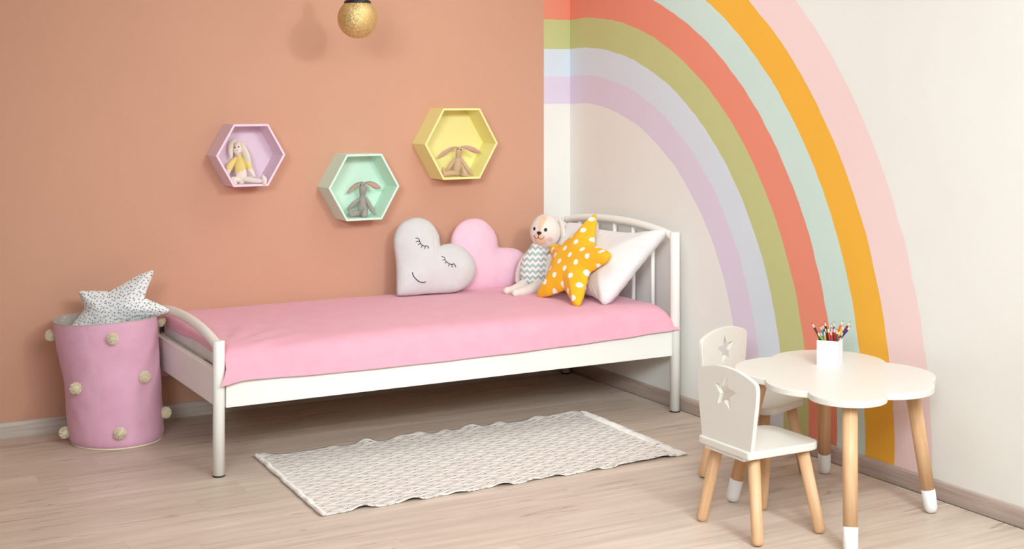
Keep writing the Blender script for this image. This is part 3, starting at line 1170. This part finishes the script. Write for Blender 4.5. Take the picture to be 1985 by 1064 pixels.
cloth_rabbit('small cream cloth rabbit in a yellow shirt sitting in the pink shelf', (-1.713, -0.072, 0.9985), 452, 7.6, (612, 952), [
    ('body', 'bunny_cream', [(605, 770, 0.004), (603, 850, 0), (605, 905, 0)], [82, 90, 66], 0.75, (0, 1, 0)),
    ('shirt', 'bunny_shirt', [(570, 545, 0.012), (578, 620, 0.009), (588, 700, 0.005), (590, 770, 0.004)], [42, 72, 90, 90], 0.74, (0, 1, 0)),
    ('head', 'bunny_cream', [(552, 375, 0.010), (548, 425, 0.006), (547, 475, 0.005), (552, 510, 0.008)], [42, 62, 66, 46], 0.85, (0, 1, 0)),
    ('eye', 'ink', [(517, 418, -0.0115)], [10, 7, 10], 1, None),
    ('eye', 'ink', [(573, 410, -0.0118)], [10, 7, 10], 1, None),
    ('nose', 'ear_pink', [(553, 458, -0.0150)], [11, 6, 9], 1, None),
    ('ear', 'bunny_ear', [(520, 352, 0.014), (480, 315, 0.016), (440, 370, 0.014), (440, 470, 0.008), (452, 565, 0.004)], [18, 26, 42, 45, 22], 0.40, (0.3, 1, 0)),
    ('ear', 'bunny_ear', [(570, 352, 0.012), (612, 372, 0.006), (652, 460, 0.0), (690, 560, -0.003), (728, 650, -0.004)], [16, 28, 44, 50, 24], 0.40, (0.2, 1, 0)),
    ('sleeve', 'bunny_shirt', [(518, 590, 0.008), (470, 650, 0.0), (428, 725, -0.008)], [34, 46, 54], 0.85, (0, 1, 0)),
    ('arm', 'bunny_cream', [(430, 740, -0.009), (408, 800, -0.014), (412, 850, -0.018)], [40, 38, 28], 1, None),
    ('sleeve', 'bunny_shirt', [(645, 585, 0.008), (690, 650, 0.004), (728, 715, 0.002)], [32, 44, 50], 0.85, (0, 1, 0)),
    ('arm', 'bunny_cream', [(728, 730, 0.002), (762, 790, 0.0), (795, 845, -0.002)], [40, 38, 24], 1, None),
    ('leg', 'bunny_cream', [(580, 890, -0.008), (520, 898, -0.022), (492, 905, -0.032), (540, 945, -0.042)], [46, 50, 48, 34], 1, None),
    ('leg', 'bunny_cream', [(655, 888, -0.004), (740, 900, -0.010), (850, 915, -0.016), (930, 915, -0.020)], [44, 44, 38, 30], 1, None),
    ('foot', 'bunny_cream', [(965, 940, -0.022), (962, 890, -0.022), (938, 845, -0.020)], [34, 40, 22], 1, None),
])

cloth_rabbit('grey cloth rabbit with long pink lined ears sitting in the mint green shelf', (-1.149, -0.066, 0.827), 427, 7.094, (648, 935), [
    ('body', 'bunny_grey', [(655, 650, 0.004), (655, 740, 0.002), (658, 830, 0.0), (650, 895, 0.0)], [40, 52, 74, 50], 0.85, (0, 1, 0)),
    ('head', 'bunny_grey', [(662, 492, 0.0), (662, 540, -0.003), (658, 590, 0.0), (655, 650, 0.004)], [40, 50, 48, 38], 0.9, (0, 1, 0)),
    ('eye', 'ink', [(632, 497, -0.0115)], [8, 6, 9], 1, None),
    ('eye', 'ink', [(674, 500, -0.0125)], [8, 6, 9], 1, None),
    ('nose', 'ear_pink', [(650, 545, -0.0165)], [9, 5, 7], 1, None),
    ('ear', 'bunny_grey', [(628, 462, 0.006), (575, 490, 0.006), (510, 550, 0.0), (455, 602, -0.006)], [16, 26, 28, 14], 0.42, (1, -0.4, 1)),
    ('ear', 'bunny_grey', [(705, 466, 0.004), (770, 478, 0.004), (830, 510, 0.003), (882, 530, 0.002)], [18, 34, 40, 20], 0.42, (0, 1, 0)),
    ('ear_lining', 'ear_pink', [(718, 474, 0.0005), (775, 487, -0.002), (828, 514, -0.003), (874, 531, -0.001)], [10, 25, 30, 13], 0.34, (0, 1, 0)),
    ('ear_lining', 'ear_pink', [(622, 472, 0.001), (575, 502, -0.001), (516, 557, -0.007), (462, 603, -0.010)], [8, 15, 16, 8], 0.5, (1, -0.4, 1)),
    ('arm', 'bunny_grey', [(610, 690, 0.004), (560, 735, -0.004), (505, 790, -0.010), (468, 828, -0.012)], [24, 30, 32, 22], 1, None),
    ('leg', 'bunny_grey', [(610, 885, -0.004), (555, 885, -0.016), (510, 890, -0.024), (498, 845, -0.030)], [44, 46, 46, 30], 1, None),
    ('arm', 'bunny_grey', [(705, 685, 0.004), (740, 755, 0.0), (780, 830, -0.003), (822, 892, -0.004)], [22, 28, 30, 20], 1, None),
    ('leg', 'bunny_grey', [(690, 880, -0.002), (694, 898, -0.022), (694, 896, -0.036)], [40, 42, 40], 1, None),
    ('foot', 'bunny_grey', [(688, 905, -0.036), (697, 865, -0.036), (705, 825, -0.034)], [36, 38, 20], 1, None),
])

cloth_rabbit('beige cloth rabbit with long drooping ears sitting in the yellow shelf', (-0.663, -0.072, 0.9968), 413, 5.909, (655, 905), [
    ('body', 'bunny_beige', [(657, 690, 0.004), (652, 750, 0.002), (645, 820, 0.0), (645, 865, 0.0)], [34, 46, 54, 40], 0.85, (0, 1, 0)),
    ('head', 'bunny_beige', [(660, 590, 0.0), (662, 625, -0.003), (660, 665, 0.0), (657, 700, 0.004)], [26, 34, 34, 30], 0.9, (0, 1, 0)),
    ('eye', 'ink', [(655, 590, -0.0105)], [7, 6, 8], 1, None),
    ('eye', 'ink', [(690, 596, -0.0105)], [7, 6, 8], 1, None),
    ('nose', 'ear_pink', [(672, 630, -0.0145)], [7, 4, 6], 1, None),
    ('ear', 'bunny_beige', [(632, 570, 0.006), (570, 590, 0.005), (490, 640, 0.0), (420, 690, -0.006)], [10, 22, 26, 10], 0.42, (0.4, 1, 0.6)),
    ('ear', 'bunny_beige', [(692, 568, 0.004), (765, 575, 0.004), (840, 605, 0.003), (905, 628, 0.002)], [12, 26, 30, 13], 0.42, (0, 1, 0)),
    ('ear_lining', 'ear_pink', [(700, 574, 0.001), (768, 582, -0.001), (838, 609, -0.002), (896, 629, -0.001)], [6, 18, 21, 8], 0.34, (0, 1, 0)),
    ('ear_lining', 'ear_pink', [(626, 577, 0.002), (570, 598, -0.001), (492, 647, -0.006), (428, 690, -0.009)], [5, 14, 17, 6], 0.42, (0.4, 1, 0.6)),
    ('arm', 'bunny_beige', [(615, 710, 0.004), (585, 755, -0.002), (550, 810, -0.008), (528, 842, -0.010)], [18, 22, 22, 15], 1, None),
    ('leg', 'bunny_beige', [(615, 868, -0.004), (560, 868, -0.016), (510, 875, -0.026)], [32, 34, 32], 1, None),
    ('foot', 'bunny_beige', [(500, 882, -0.030), (492, 845, -0.030), (486, 808, -0.028)], [24, 26, 14], 1, None),
    ('arm', 'bunny_beige', [(693, 710, 0.004), (725, 765, 0.001), (770, 830, -0.002), (810, 880, -0.003)], [18, 22, 24, 18], 1, None),
    ('leg', 'bunny_beige', [(690, 868, -0.002), (715, 875, -0.020), (728, 878, -0.034)], [30, 32, 30], 1, None),
    ('foot', 'bunny_beige', [(742, 882, -0.036), (728, 845, -0.036), (715, 805, -0.032)], [26, 28, 14], 1, None),
])

# ------------------------------------------------------------------ pendant lamp
lampc = Vector((-1.351, -0.5, 1.7015))
lamp = thing('pendant_lamp', 'glittering gold globe pendant lamp with a black cap hanging before the terracotta wall', 'lamp', lampc)
gb = bmesh.new()
bmesh.ops.create_uvsphere(gb, u_segments=56, v_segments=36, radius=0.0838)
obj('globe', gb, M['gold'], lamp)
obj('cap', lathe([(0, 0.0600), (0.0550, 0.0630), (0.0575, 0.0660), (0.053, 0.074), (0.033, 0.082), (0.0265, 0.088), (0.0265, 0.140), (0.022, 0.147), (0.008, 0.154), (0.0, 0.156)], 36), M['black_metal'], lamp)
obj('cord', lathe([(0, 0.153), (0.0032, 0.153), (0.0032, 0.978), (0, 0.978)], 12), M['black_metal'], lamp)
obj('ceiling_rose', lathe([(0, 0.970), (0.012, 0.970), (0.045, 0.985), (0.048, 0.9985), (0, 0.9985)], 32), M['black_metal'], lamp)

# ------------------------------------------------------------------ fabric basket
bask = thing('fabric_basket', 'tall round pink fabric basket trimmed with cream pom poms at the foot of the bed', 'basket', (-2.305, -0.232, 0))
cr, cd = Vector((0.8738, -0.4863, 0)), Vector((0.4863, 0.8738, 0))     # local sideways and backward directions of its lean


def basket_axis(z):
    t = z / 0.49
    return cr * (0.028 - 0.052 * t) + cd * (0.0 + 0.004 * t)


def basket_r(z, a):
    t = z / 0.49
    r = 0.182 + 0.020 * t
    r += 0.004 * noise.noise(Vector((cos(a) * 1.6, sin(a) * 1.6, z * 6)))
    r += 0.0030 * noise.noise(Vector((cos(a) * 4.5, sin(a) * 4.5, z * 17 + 5)))
    # dent on the side that faces away from the bed
    da = (a - radians(151) + pi) % (2 * pi) - pi
    r -= 0.014 * math.exp(-(da / 0.6) ** 2) * math.exp(-((z - 0.24) / 0.10) ** 2)
    if z < 0.025:
        r -= 0.012 * (1 - z / 0.025) ** 2
    return r


def basket_pt(a, z, dr=0.0):
    r = basket_r(z, a) + dr
    p = basket_axis(z) + Vector((r * cos(a), r * sin(a), z))
    return p


def rim_z(a):
    return 0.489 + 0.006 * cos(a + 0.6) + 0.003 * sin(3 * a)


def basket_shell(z0, zr, nz, dr, seg=88, bottom=None):
    bm = bmesh.new()
    rows = []
    for k in range(nz + 1):
        t = k / nz
        row = []
        for i in range(seg):
            a = 2 * pi * i / seg
            z = z0 + (rim_z(a) + zr - z0) * t
            row.append(bm.verts.new(basket_pt(a, z, dr)))
        rows.append(row)
    for p, q in zip(rows[:-1], rows[1:]):
        for i in range(seg):
            j = (i + 1) % seg
            bm.faces.new((p[i], p[j], q[j], q[i]))
    if bottom is not None:
        c = bm.verts.new(basket_axis(0) + Vector((0, 0, bottom)))
        for i in range(seg):
            bm.faces.new((c, rows[0][(i + 1) % seg], rows[0][i]))
    return bm


ob = obj('outer_fabric', basket_shell(0.002, 0.0, 30, 0.0, bottom=0.002), M['basket_pink'], bask)
lb = basket_shell(0.008, -0.001, 20, -0.0035, bottom=0.008)
bmesh.ops.reverse_faces(lb, faces=lb.faces)
obj('lining', lb, M['lining'], bask)
hb = bmesh.new()
pts = [basket_pt(2 * pi * i / 64, rim_z(2 * pi * i / 64), -0.0018) for i in range(65)]
add_sweep(hb, pts, [0.0026] * 65, seg=8, n=1, caps=False, smooth_path=False)
obj('rim', hb, M['lining'], bask)
pb = bmesh.new()
add_sweep(pb, [basket_pt(2 * pi * i / 64, 0.0035, 0.001) for i in range(65)], [0.0032] * 65, seg=8, n=1, caps=False, smooth_path=False)
obj('bottom_piping', pb, M['pom'], bask)


def pompom_mesh(seed):
    rnd = random.Random(seed)
    bm = bmesh.new()
    bmesh.ops.create_icosphere(bm, subdivisions=2, radius=0.017)
    N = 330
    for i in range(N):
        z = 1 - 2 * (i + 0.5) / N
        ph = i * 2.39996
        r0 = sqrt(1 - z * z)
        d = Vector((r0 * cos(ph), r0 * sin(ph), z))
        d = (d + Vector([rnd.uniform(-0.16, 0.16) for _ in range(3)])).normalized()
        L = rnd.uniform(0.0215, 0.0255)
        u = d.orthogonal().normalized()
        w = d.cross(u)
        wd = 0.0012
        a = [bm.verts.new(d * 0.014 + (u * cos(q) + w * sin(q)) * wd) for q in (0, 2.094, 4.189)]
        b = [bm.verts.new(d * L + (u * cos(q) + w * sin(q)) * wd * 1.15) for q in (0, 2.094, 4.189)]
        for k in range(3):
            bm.faces.new((a[k], a[(k + 1) % 3], b[(k + 1) % 3], b[k]))
        bm.faces.new(b)
    me = bpy.data.meshes.new('pom_pom')
    bm.to_mesh(me)
    bm.free()
    me.materials.append(M['pom'])
    return me


pm = pompom_mesh(3)
view_a = radians(-102.5)                # side of the basket that faces into the room


def pom(phi, z):
    a = view_a + radians(phi)
    p = basket_pt(a, z, 0.013)
    o = bpy.data.objects.new('pom_pom', pm)
    COL.objects.link(o)
    o.parent = bask
    o.location = p
    o.rotation_euler = (phi, z * 9, phi * 0.3)


for phi, z in ((6, 0.438), (-41, 0.243), (38, 0.275), (4, 0.068), (-88, 0.428), (-82, 0.046), (80, 0.100), (101, 0.455), (-150, 0.25), (150, 0.27)):
    pom(phi, z)

# grey printed star in the basket
bc = Cushion(STARB, 0.048, 0.09, smooth=1, step=0.010, center=(-0.01, 0.02), pucker=0.10, seed=9, power=0.68)
rot_mesh_thing(bc, 'star_cushion', 'white star shaped cushion printed with tiny grey stars, stuffed in the pink basket', 'cushion', lean_frame((-2.30, -0.215, 0.48), -29, 4), M['star_print'])

# ------------------------------------------------------------------ rug


RX0, RX1, RY0, RY1 = -1.893, -0.432, -1.572, -0.795


def rug_pt(u, v):
    """u along the length 0..1, v across 0..1 (0 = edge towards the room)"""
    x = RX0 + (RX1 - RX0) * u + 0.006 * noise.noise(Vector((v * 5, 0.3, 1))) - 0.022 * (1 - v) + 0.012 * (1 - u) * v
    ew = 0.008 * noise.noise(Vector((u * 16, v * 0.5, 4))) + 0.004 * sin(u * 47)
    edge = max(abs(v - 0.5) * 2 - 0.8, 0) / 0.2
    y = RY0 + (RY1 - RY0) * v + ew * edge + 0.016 * (u - 0.5) * (1 - v) + 0.006 * u
    z = 0.0042
    f = max(0.0, noise.noise(Vector((u * 16.0, 0.7, 9)))) * max(0, 1 - v / 0.10) ** 1.5
    b = max(0.0, noise.noise(Vector((u * 18.0 + 7, 3.7, 2))) + 0.12) * max(0, (v - 0.88) / 0.12) ** 1.5
    z += 0.026 * f + 0.027 * b
    z += 0.0022 * (0.5 + 0.5 * noise.noise(Vector((u * 9, v * 5, 0))))
    return Vector((x, y, z))


def rug_mesh():
    bm = bmesh.new()
    nu, nv = 150, 70
    g = [[bm.verts.new(rug_pt(i / nu, j / nv)) for j in range(nv + 1)] for i in range(nu + 1)]
    for i in range(nu):
        for j in range(nv):
            bm.faces.new((g[i][j], g[i + 1][j], g[i + 1][j + 1], g[i][j + 1]))
    return bm


rug = thing('rug', 'cream woven rug with dark zigzag pattern lying before the bed', 'rug', (0, 0, 0))
wv = obj('woven_cloth', rug_mesh(), M['rug'], rug)
md = wv.modifiers.new('thickness', 'SOLIDIFY')
md.thickness = 0.0036
md.offset = -1.0
# rolled fringe at the foot end: many short wool tufts bound into one bumpy roll
rnd = random.Random(4)
fb = bmesh.new()
for k in range(170):
    v = (k + rnd.uniform(-0.3, 0.3)) / 169
    v = max(0, min(1, v))
    p = rug_pt(0.0, v)
    r = 0.0098 * (0.85 + 0.3 * noise.noise(Vector((v * 14, 2, 5))) + 0.12 * rnd.random())
    c = Vector((p.x - 0.004 + 0.004 * noise.noise(Vector((v * 9, 0, 1))), p.y, r + 0.0015))
    s = bmesh.ops.create_icosphere(fb, subdivisions=1, radius=r)
    for q in s['verts']:
        q.co = Vector((q.co.x * 1.15, q.co.y * 0.9, q.co.z)) + c + Vector((rnd.uniform(-0.0016, 0.0016), 0, rnd.uniform(-0.0008, 0.0012)))
fo = obj('rolled_fringe', fb, M['rug_wool'], rug)
fo['kind'] = 'stuff'
fb = bmesh.new()
for k in range(420):
    v = rnd.random()
    p = rug_pt(1.0, v)
    L = rnd.uniform(0.016, 0.040)
    dy = rnd.uniform(-0.016, 0.016)
    add_sweep(fb, [(p.x - 0.016, p.y, 0.0060), (p.x + L * 0.4, p.y + dy * 0.5, 0.0050 + rnd.uniform(0, 0.005)), (p.x + L, p.y + dy, 0.0022 + rnd.uniform(0, 0.004))], [0.0018, 0.0019, 0.0010], seg=4, n=2, caps=False)
fo = obj('fringe', fb, M['rug_wool'], rug)
fo['kind'] = 'stuff'

# ------------------------------------------------------------------ play table
TZ, TT = 0.450, 0.021
LOBES = [(-0.441, -2.210, 0.220), (-0.536, -2.385, 0.155), (-0.555, -2.563, 0.121), (-0.352, -2.495, 0.171), (-0.274, -2.380, 0.205), (-0.255, -2.146, 0.197)]


def cloud_outline():
    """outer edge of six overlapping rounds, seen from the middle of the table"""
    ox, oy = -0.40, -2.34
    out = []
    N = 420
    for i in range(N):
        t = 2 * pi * i / N
        dx, dy = cos(t), sin(t)
        best = 0.0
        for cx, cy, R in LOBES:
            fx, fy = cx - ox, cy - oy
            p = fx * dx + fy * dy
            q = R * R - (fx * fx + fy * fy - p * p)
            if q > 0:
                best = max(best, p + sqrt(q))
        out.append((best * dx, best * dy))
    return out


table = thing('play_table', 'low white cloud shaped play table on splayed beech legs with white dipped ends', 'table', (-0.40, -2.34, 0))
co_ = cloud_outline()
if sum(co_[i - 1][0] * co_[i][1] - co_[i][0] * co_[i - 1][1] for i in range(len(co_))) < 0:
    co_.reverse()
obj('table_top', prism(co_, TZ - TT, TZ, bevel=0.003), M['white_wood'], table, smooth=False)


def splayed_leg(parent, foot, top, r0, r1, tip=None, name='leg'):
    f, t = Vector(foot), Vector(top)
    d = t - f
    L = d.length
    m = Matrix.Translation(f) @ d.to_track_quat('Z', 'Y').to_matrix().to_4x4()
    tl = tip or 0.0
    rt = r1 + (r0 - r1) * tl / L
    if tip:
        o = obj(name, lathe([(0, tl), (rt - 0.0006, tl), (r0, L), (0, L)], 28), M['beech'], parent)
        o.matrix_local = m
        e = obj('leg_tip', lathe([(0, 0.0005), (r1 * 0.55, 0.0015), (r1 * 0.86, 0.007), (r1, 0.018), (rt + 0.0003, tl), (0, tl)], 28), M['white_tip'], o)
        return o
    o = obj(name, lathe([(0, 0.0005), (r1 * 0.6, 0.001), (r1 * 0.88, 0.005), (r1, 0.013), (r0, L), (0, L)], 24), M['beech'], parent)
    o.matrix_local = m
    return o


for fx, fy, tx, ty in ((-0.146, -2.521, -0.195, -2.478), (-0.136, -1.995, -0.190, -2.055), (-0.647, -2.101, -0.570, -2.166), (-0.662, -2.690, -0.590, -2.610)):
    splayed_leg(table, (fx + 0.40, fy + 2.34, 0.0012), (tx + 0.40, ty + 2.34, TZ - TT), 0.0245, 0.0222, tip=0.078)

# ------------------------------------------------------------------ chairs


def rounded_poly(pts, rads, n=7):
    out = []
    m = len(pts)
    for i in range(m):
        p = np.array(pts[i], float)
        a = np.array(pts[i - 1], float) - p
        b = np.array(pts[(i + 1) % m], float) - p
        la, lb = np.hypot(*a), np.hypot(*b)
        a, b = a / la, b / lb
        r = rads[i]
        if r <= 0:
            out.append(tuple(p))
            continue
        q0, q1 = p + a * r, p + b * r
        for k in range(n + 1):
            t = k / n
            out.append(tuple((1 - t) ** 2 * q0 + 2 * t * (1 - t) * p + t * t * q1))
    return out


def play_chair(label, loc, rot):
    """faces local +x; origin on the floor below the middle of the seat"""
    c = thing('play_chair', label, 'chair', loc, rot, group='play chairs at the table')
    seat = rounded_poly([(-0.150, -0.128), (0.148, -0.132), (0.148, 0.132), (-0.150, 0.128)], [0.012, 0.058, 0.058, 0.012])
    obj('seat', prism(seat, 0.261, 0.2855, bevel=0.004), M['white_wood'], c, smooth=False)
    bk = [(-0.124, 0.0), (0.124, 0.0), (0.151, 0.17), (0.151, 0.212)]
    arc = [(0.108, 0.226), (0.055, 0.238), (0.0, 0.2415), (-0.055, 0.238), (-0.108, 0.226), (-0.151, 0.212), (-0.151, 0.17)]
    poly = rounded_poly(bk + arc, [0, 0, 0.016, 0.020] + [0.012] * 5 + [0.020, 0.016], 4)
    hole = star_outline(0.053, 0.024, pi / 2 + 0.12, (0.004, 0.158))
    b = prism(poly, 0, 0.015, holes=[hole], bevel=0.0022, seg=2)
    # stand the board up: outline x -> chair y, outline y -> height, thickness -> chair x
    transform(b, Matrix(((0, 0, 1, -0.138), (1, 0, 0, 0), (0, 1, 0, 0.285), (0, 0, 0, 1))))
    obj('backrest', b, M['white_wood'], c, smooth=False)
    obj('seat_batten', box((-0.145, -0.098, 0.250), (-0.092, 0.098, 0.2615), 0.002), M['white_wood'], c, smooth=False)
    for sx in (-1, 1):
        for sy in (-1, 1):
            splayed_leg(c, (sx * 0.126, sy * 0.142, 0.001), (sx * 0.098, sy * 0.088, 0.262), 0.0198, 0.0182)
    return c


play_chair('white play chair with a star cutout standing left of the table, nearest the viewer', (-0.736, -2.358, 0), 0.0)
play_chair('white play chair with a star cutout tucked behind the table, nearest the headboard', (-0.383, -1.897, 0), radians(-71))

# ------------------------------------------------------------------ pencil cup and pencils
CUP = Vector((-0.296, -2.199, TZ))
CA = radians(-55)
cup = thing('pencil_cup', 'square white paper cup with a fine grid print standing on the play table', 'cup', CUP, CA)
hw, hh, w = 0.0365, 0.087, 0.0013
for name, lo, hi in (('side', (-hw, -hw, 0), (hw, -hw + w, hh)), ('side', (-hw, hw - w, 0), (hw, hw, hh)),
                     ('side', (-hw, -hw + w, 0), (-hw + w, hw - w, hh)), ('side', (hw - w, -hw + w, 0), (hw, hw - w, hh)),
                     ('base', (-hw + w, -hw + w, 0), (hw - w, hw - w, 0.0015))):
    obj(name, box(lo, hi), M['paper'], cup, smooth=False)

PENC = [
    # colour, label, tip (u, v), where it leaves the rim (u), depth at rim, depth at tip
    ((96, 30, 44), 'maroon pencil leaning furthest left in the paper cup', (272, 238), 420, -0.004, -0.004),
    ((108, 172, 62), 'light green pencil leaning left at the corner of the paper cup', (333, 372), 430, -0.024, -0.030),
    ((58, 132, 208), 'bright blue pencil leaning left beside the light green one', (395, 372), 470, -0.014, -0.018),
    ((36, 150, 196), 'pale tipped turquoise pencil at the left of the paper cup', (430, 288), 498, 0.004, 0.006),
    ((238, 150, 44), 'amber orange pencil left of the dark green one', (468, 352), 488, -0.020, -0.024),
    ((32, 92, 72), 'dark green pencil left of the bright red ones', (505, 312), 530, -0.006, -0.006),
    ((208, 36, 48), 'bright red pencil between the dark green and the brown one', (521, 296), 566, -0.025, -0.028),
    ((128, 26, 34), 'dark red pencil at the back of the bundle, left of the black one', (494, 288), 540, 0.022, 0.030),
    ((28, 28, 30), 'black pencil at the back of the bundle', (532, 232), 560, 0.012, 0.024),
    ((152, 74, 58), 'brown pencil in the front row between two red ones', (567, 338), 596, -0.027, -0.029),
    ((196, 26, 56), 'crimson pencil right of the brown one', (594, 300), 632, -0.015, -0.016),
    ((176, 24, 52), 'deep crimson pencil in the middle of the bundle', (628, 296), 652, -0.026, -0.026),
    ((44, 108, 62), 'leaf green pencil in the front row on the right', (676, 320), 686, -0.028, -0.029),
    ((214, 48, 36), 'scarlet pencil at the right end of the front row', (720, 346), 727, -0.026, -0.028),
    ((228, 108, 44), 'orange pencil leaning right, tallest of the warm colours', (826, 206), 690, 0.006, 0.006),
    ((246, 190, 40), 'yellow pencil leaning right beside the orange one', (832, 282), 716, -0.006, -0.008),
    ((122, 30, 48), 'wine red pencil leaning furthest right in the paper cup', (950, 224), 768, 0.004, 0.004),
    ((42, 42, 120), 'navy blue pencil leaning right below the wine red one', (941, 286), 775, -0.012, -0.014),
    ((26, 44, 92), 'short dark blue pencil near the right rim', (803, 376), 748, -0.010, -0.022),
    ((232, 186, 190), 'pale pink pencil barely above the right rim', (777, 462), 766, -0.020, -0.022),
    ((150, 140, 132), 'grey pencil at the back of the bundle', (645, 268), 640, 0.020, 0.022),
    ((110, 84, 160), 'violet pencil at the back right of the bundle', (686, 236), 676, 0.016, 0.018),
]
PS = 1 / 4964.0
cx_, cy_ = Vector((cos(CA), sin(CA), 0)), Vector((-sin(CA), cos(CA), 0))


def inside(v):
    m = hw - w - 0.0048
    return cx_ * max(-m, min(m, v.dot(cx_))) + cy_ * max(-m, min(m, v.dot(cy_))) + Vector((0, 0, v.z))


pmats = {}
for col, label, tip, ru, d0, d1 in PENC:
    def wp(u, v, d):
        # pencil drawing to the cup's surroundings: u sideways, v up, d away
        return CUP + cr * ((u - 590) * PS) + cd * d + Vector((0, 0, (960 - v) * PS))
    T = wp(tip[0], tip[1], d1)
    Rm = CUP + inside(wp(ru, 520, d0) - CUP)
    d = (Rm - T).normalized()
    L = min(0.17, (T.z - (TZ + 0.006)) / -d.z)
    Bt = CUP + inside(T + d * L - CUP)
    # straight through the opening: bring the lower end back until the rim crossing lies inside the cup
    for _ in range(6):
        k = (TZ + hh - Bt.z) / (T.z - Bt.z)
        X = Bt + (T - Bt) * k
        Bt = CUP + inside(Bt + (CUP + inside(X - CUP) - X) / (1 - k) - CUP)
    L = (T - Bt).length
    ax = (T - Bt).normalized()
    mt = Matrix.Translation(Bt) @ ax.to_track_quat('Z', 'Y').to_matrix().to_4x4()
    p = thing('colored_pencil', label, 'pencil', matrix=mt, group='coloured pencils in the paper cup')
    pr = 0.0041
    if col not in pmats:
        pmats[col] = plain('pencil_lacquer', col, 0.3, 0.5)
        pmats[(col, 'lead')] = plain('pencil_lead', tuple(int(v * 0.55) for v in col), 0.6)
    obj('barrel', lathe([(0, 0), (pr, 0), (pr, L - 0.019), (0, L - 0.019)], 6), pmats[col], p, smooth=False)
    obj('sharpened_wood', lathe([(0, L - 0.019), (pr, L - 0.019), (0.0012, L - 0.006), (0, L - 0.006)], 12), M['bare_wood'], p)
    obj('lead', lathe([(0, L - 0.006), (0.0012, L - 0.006), (0.0003, L), (0, L)], 8), pmats[(col, 'lead')], p)
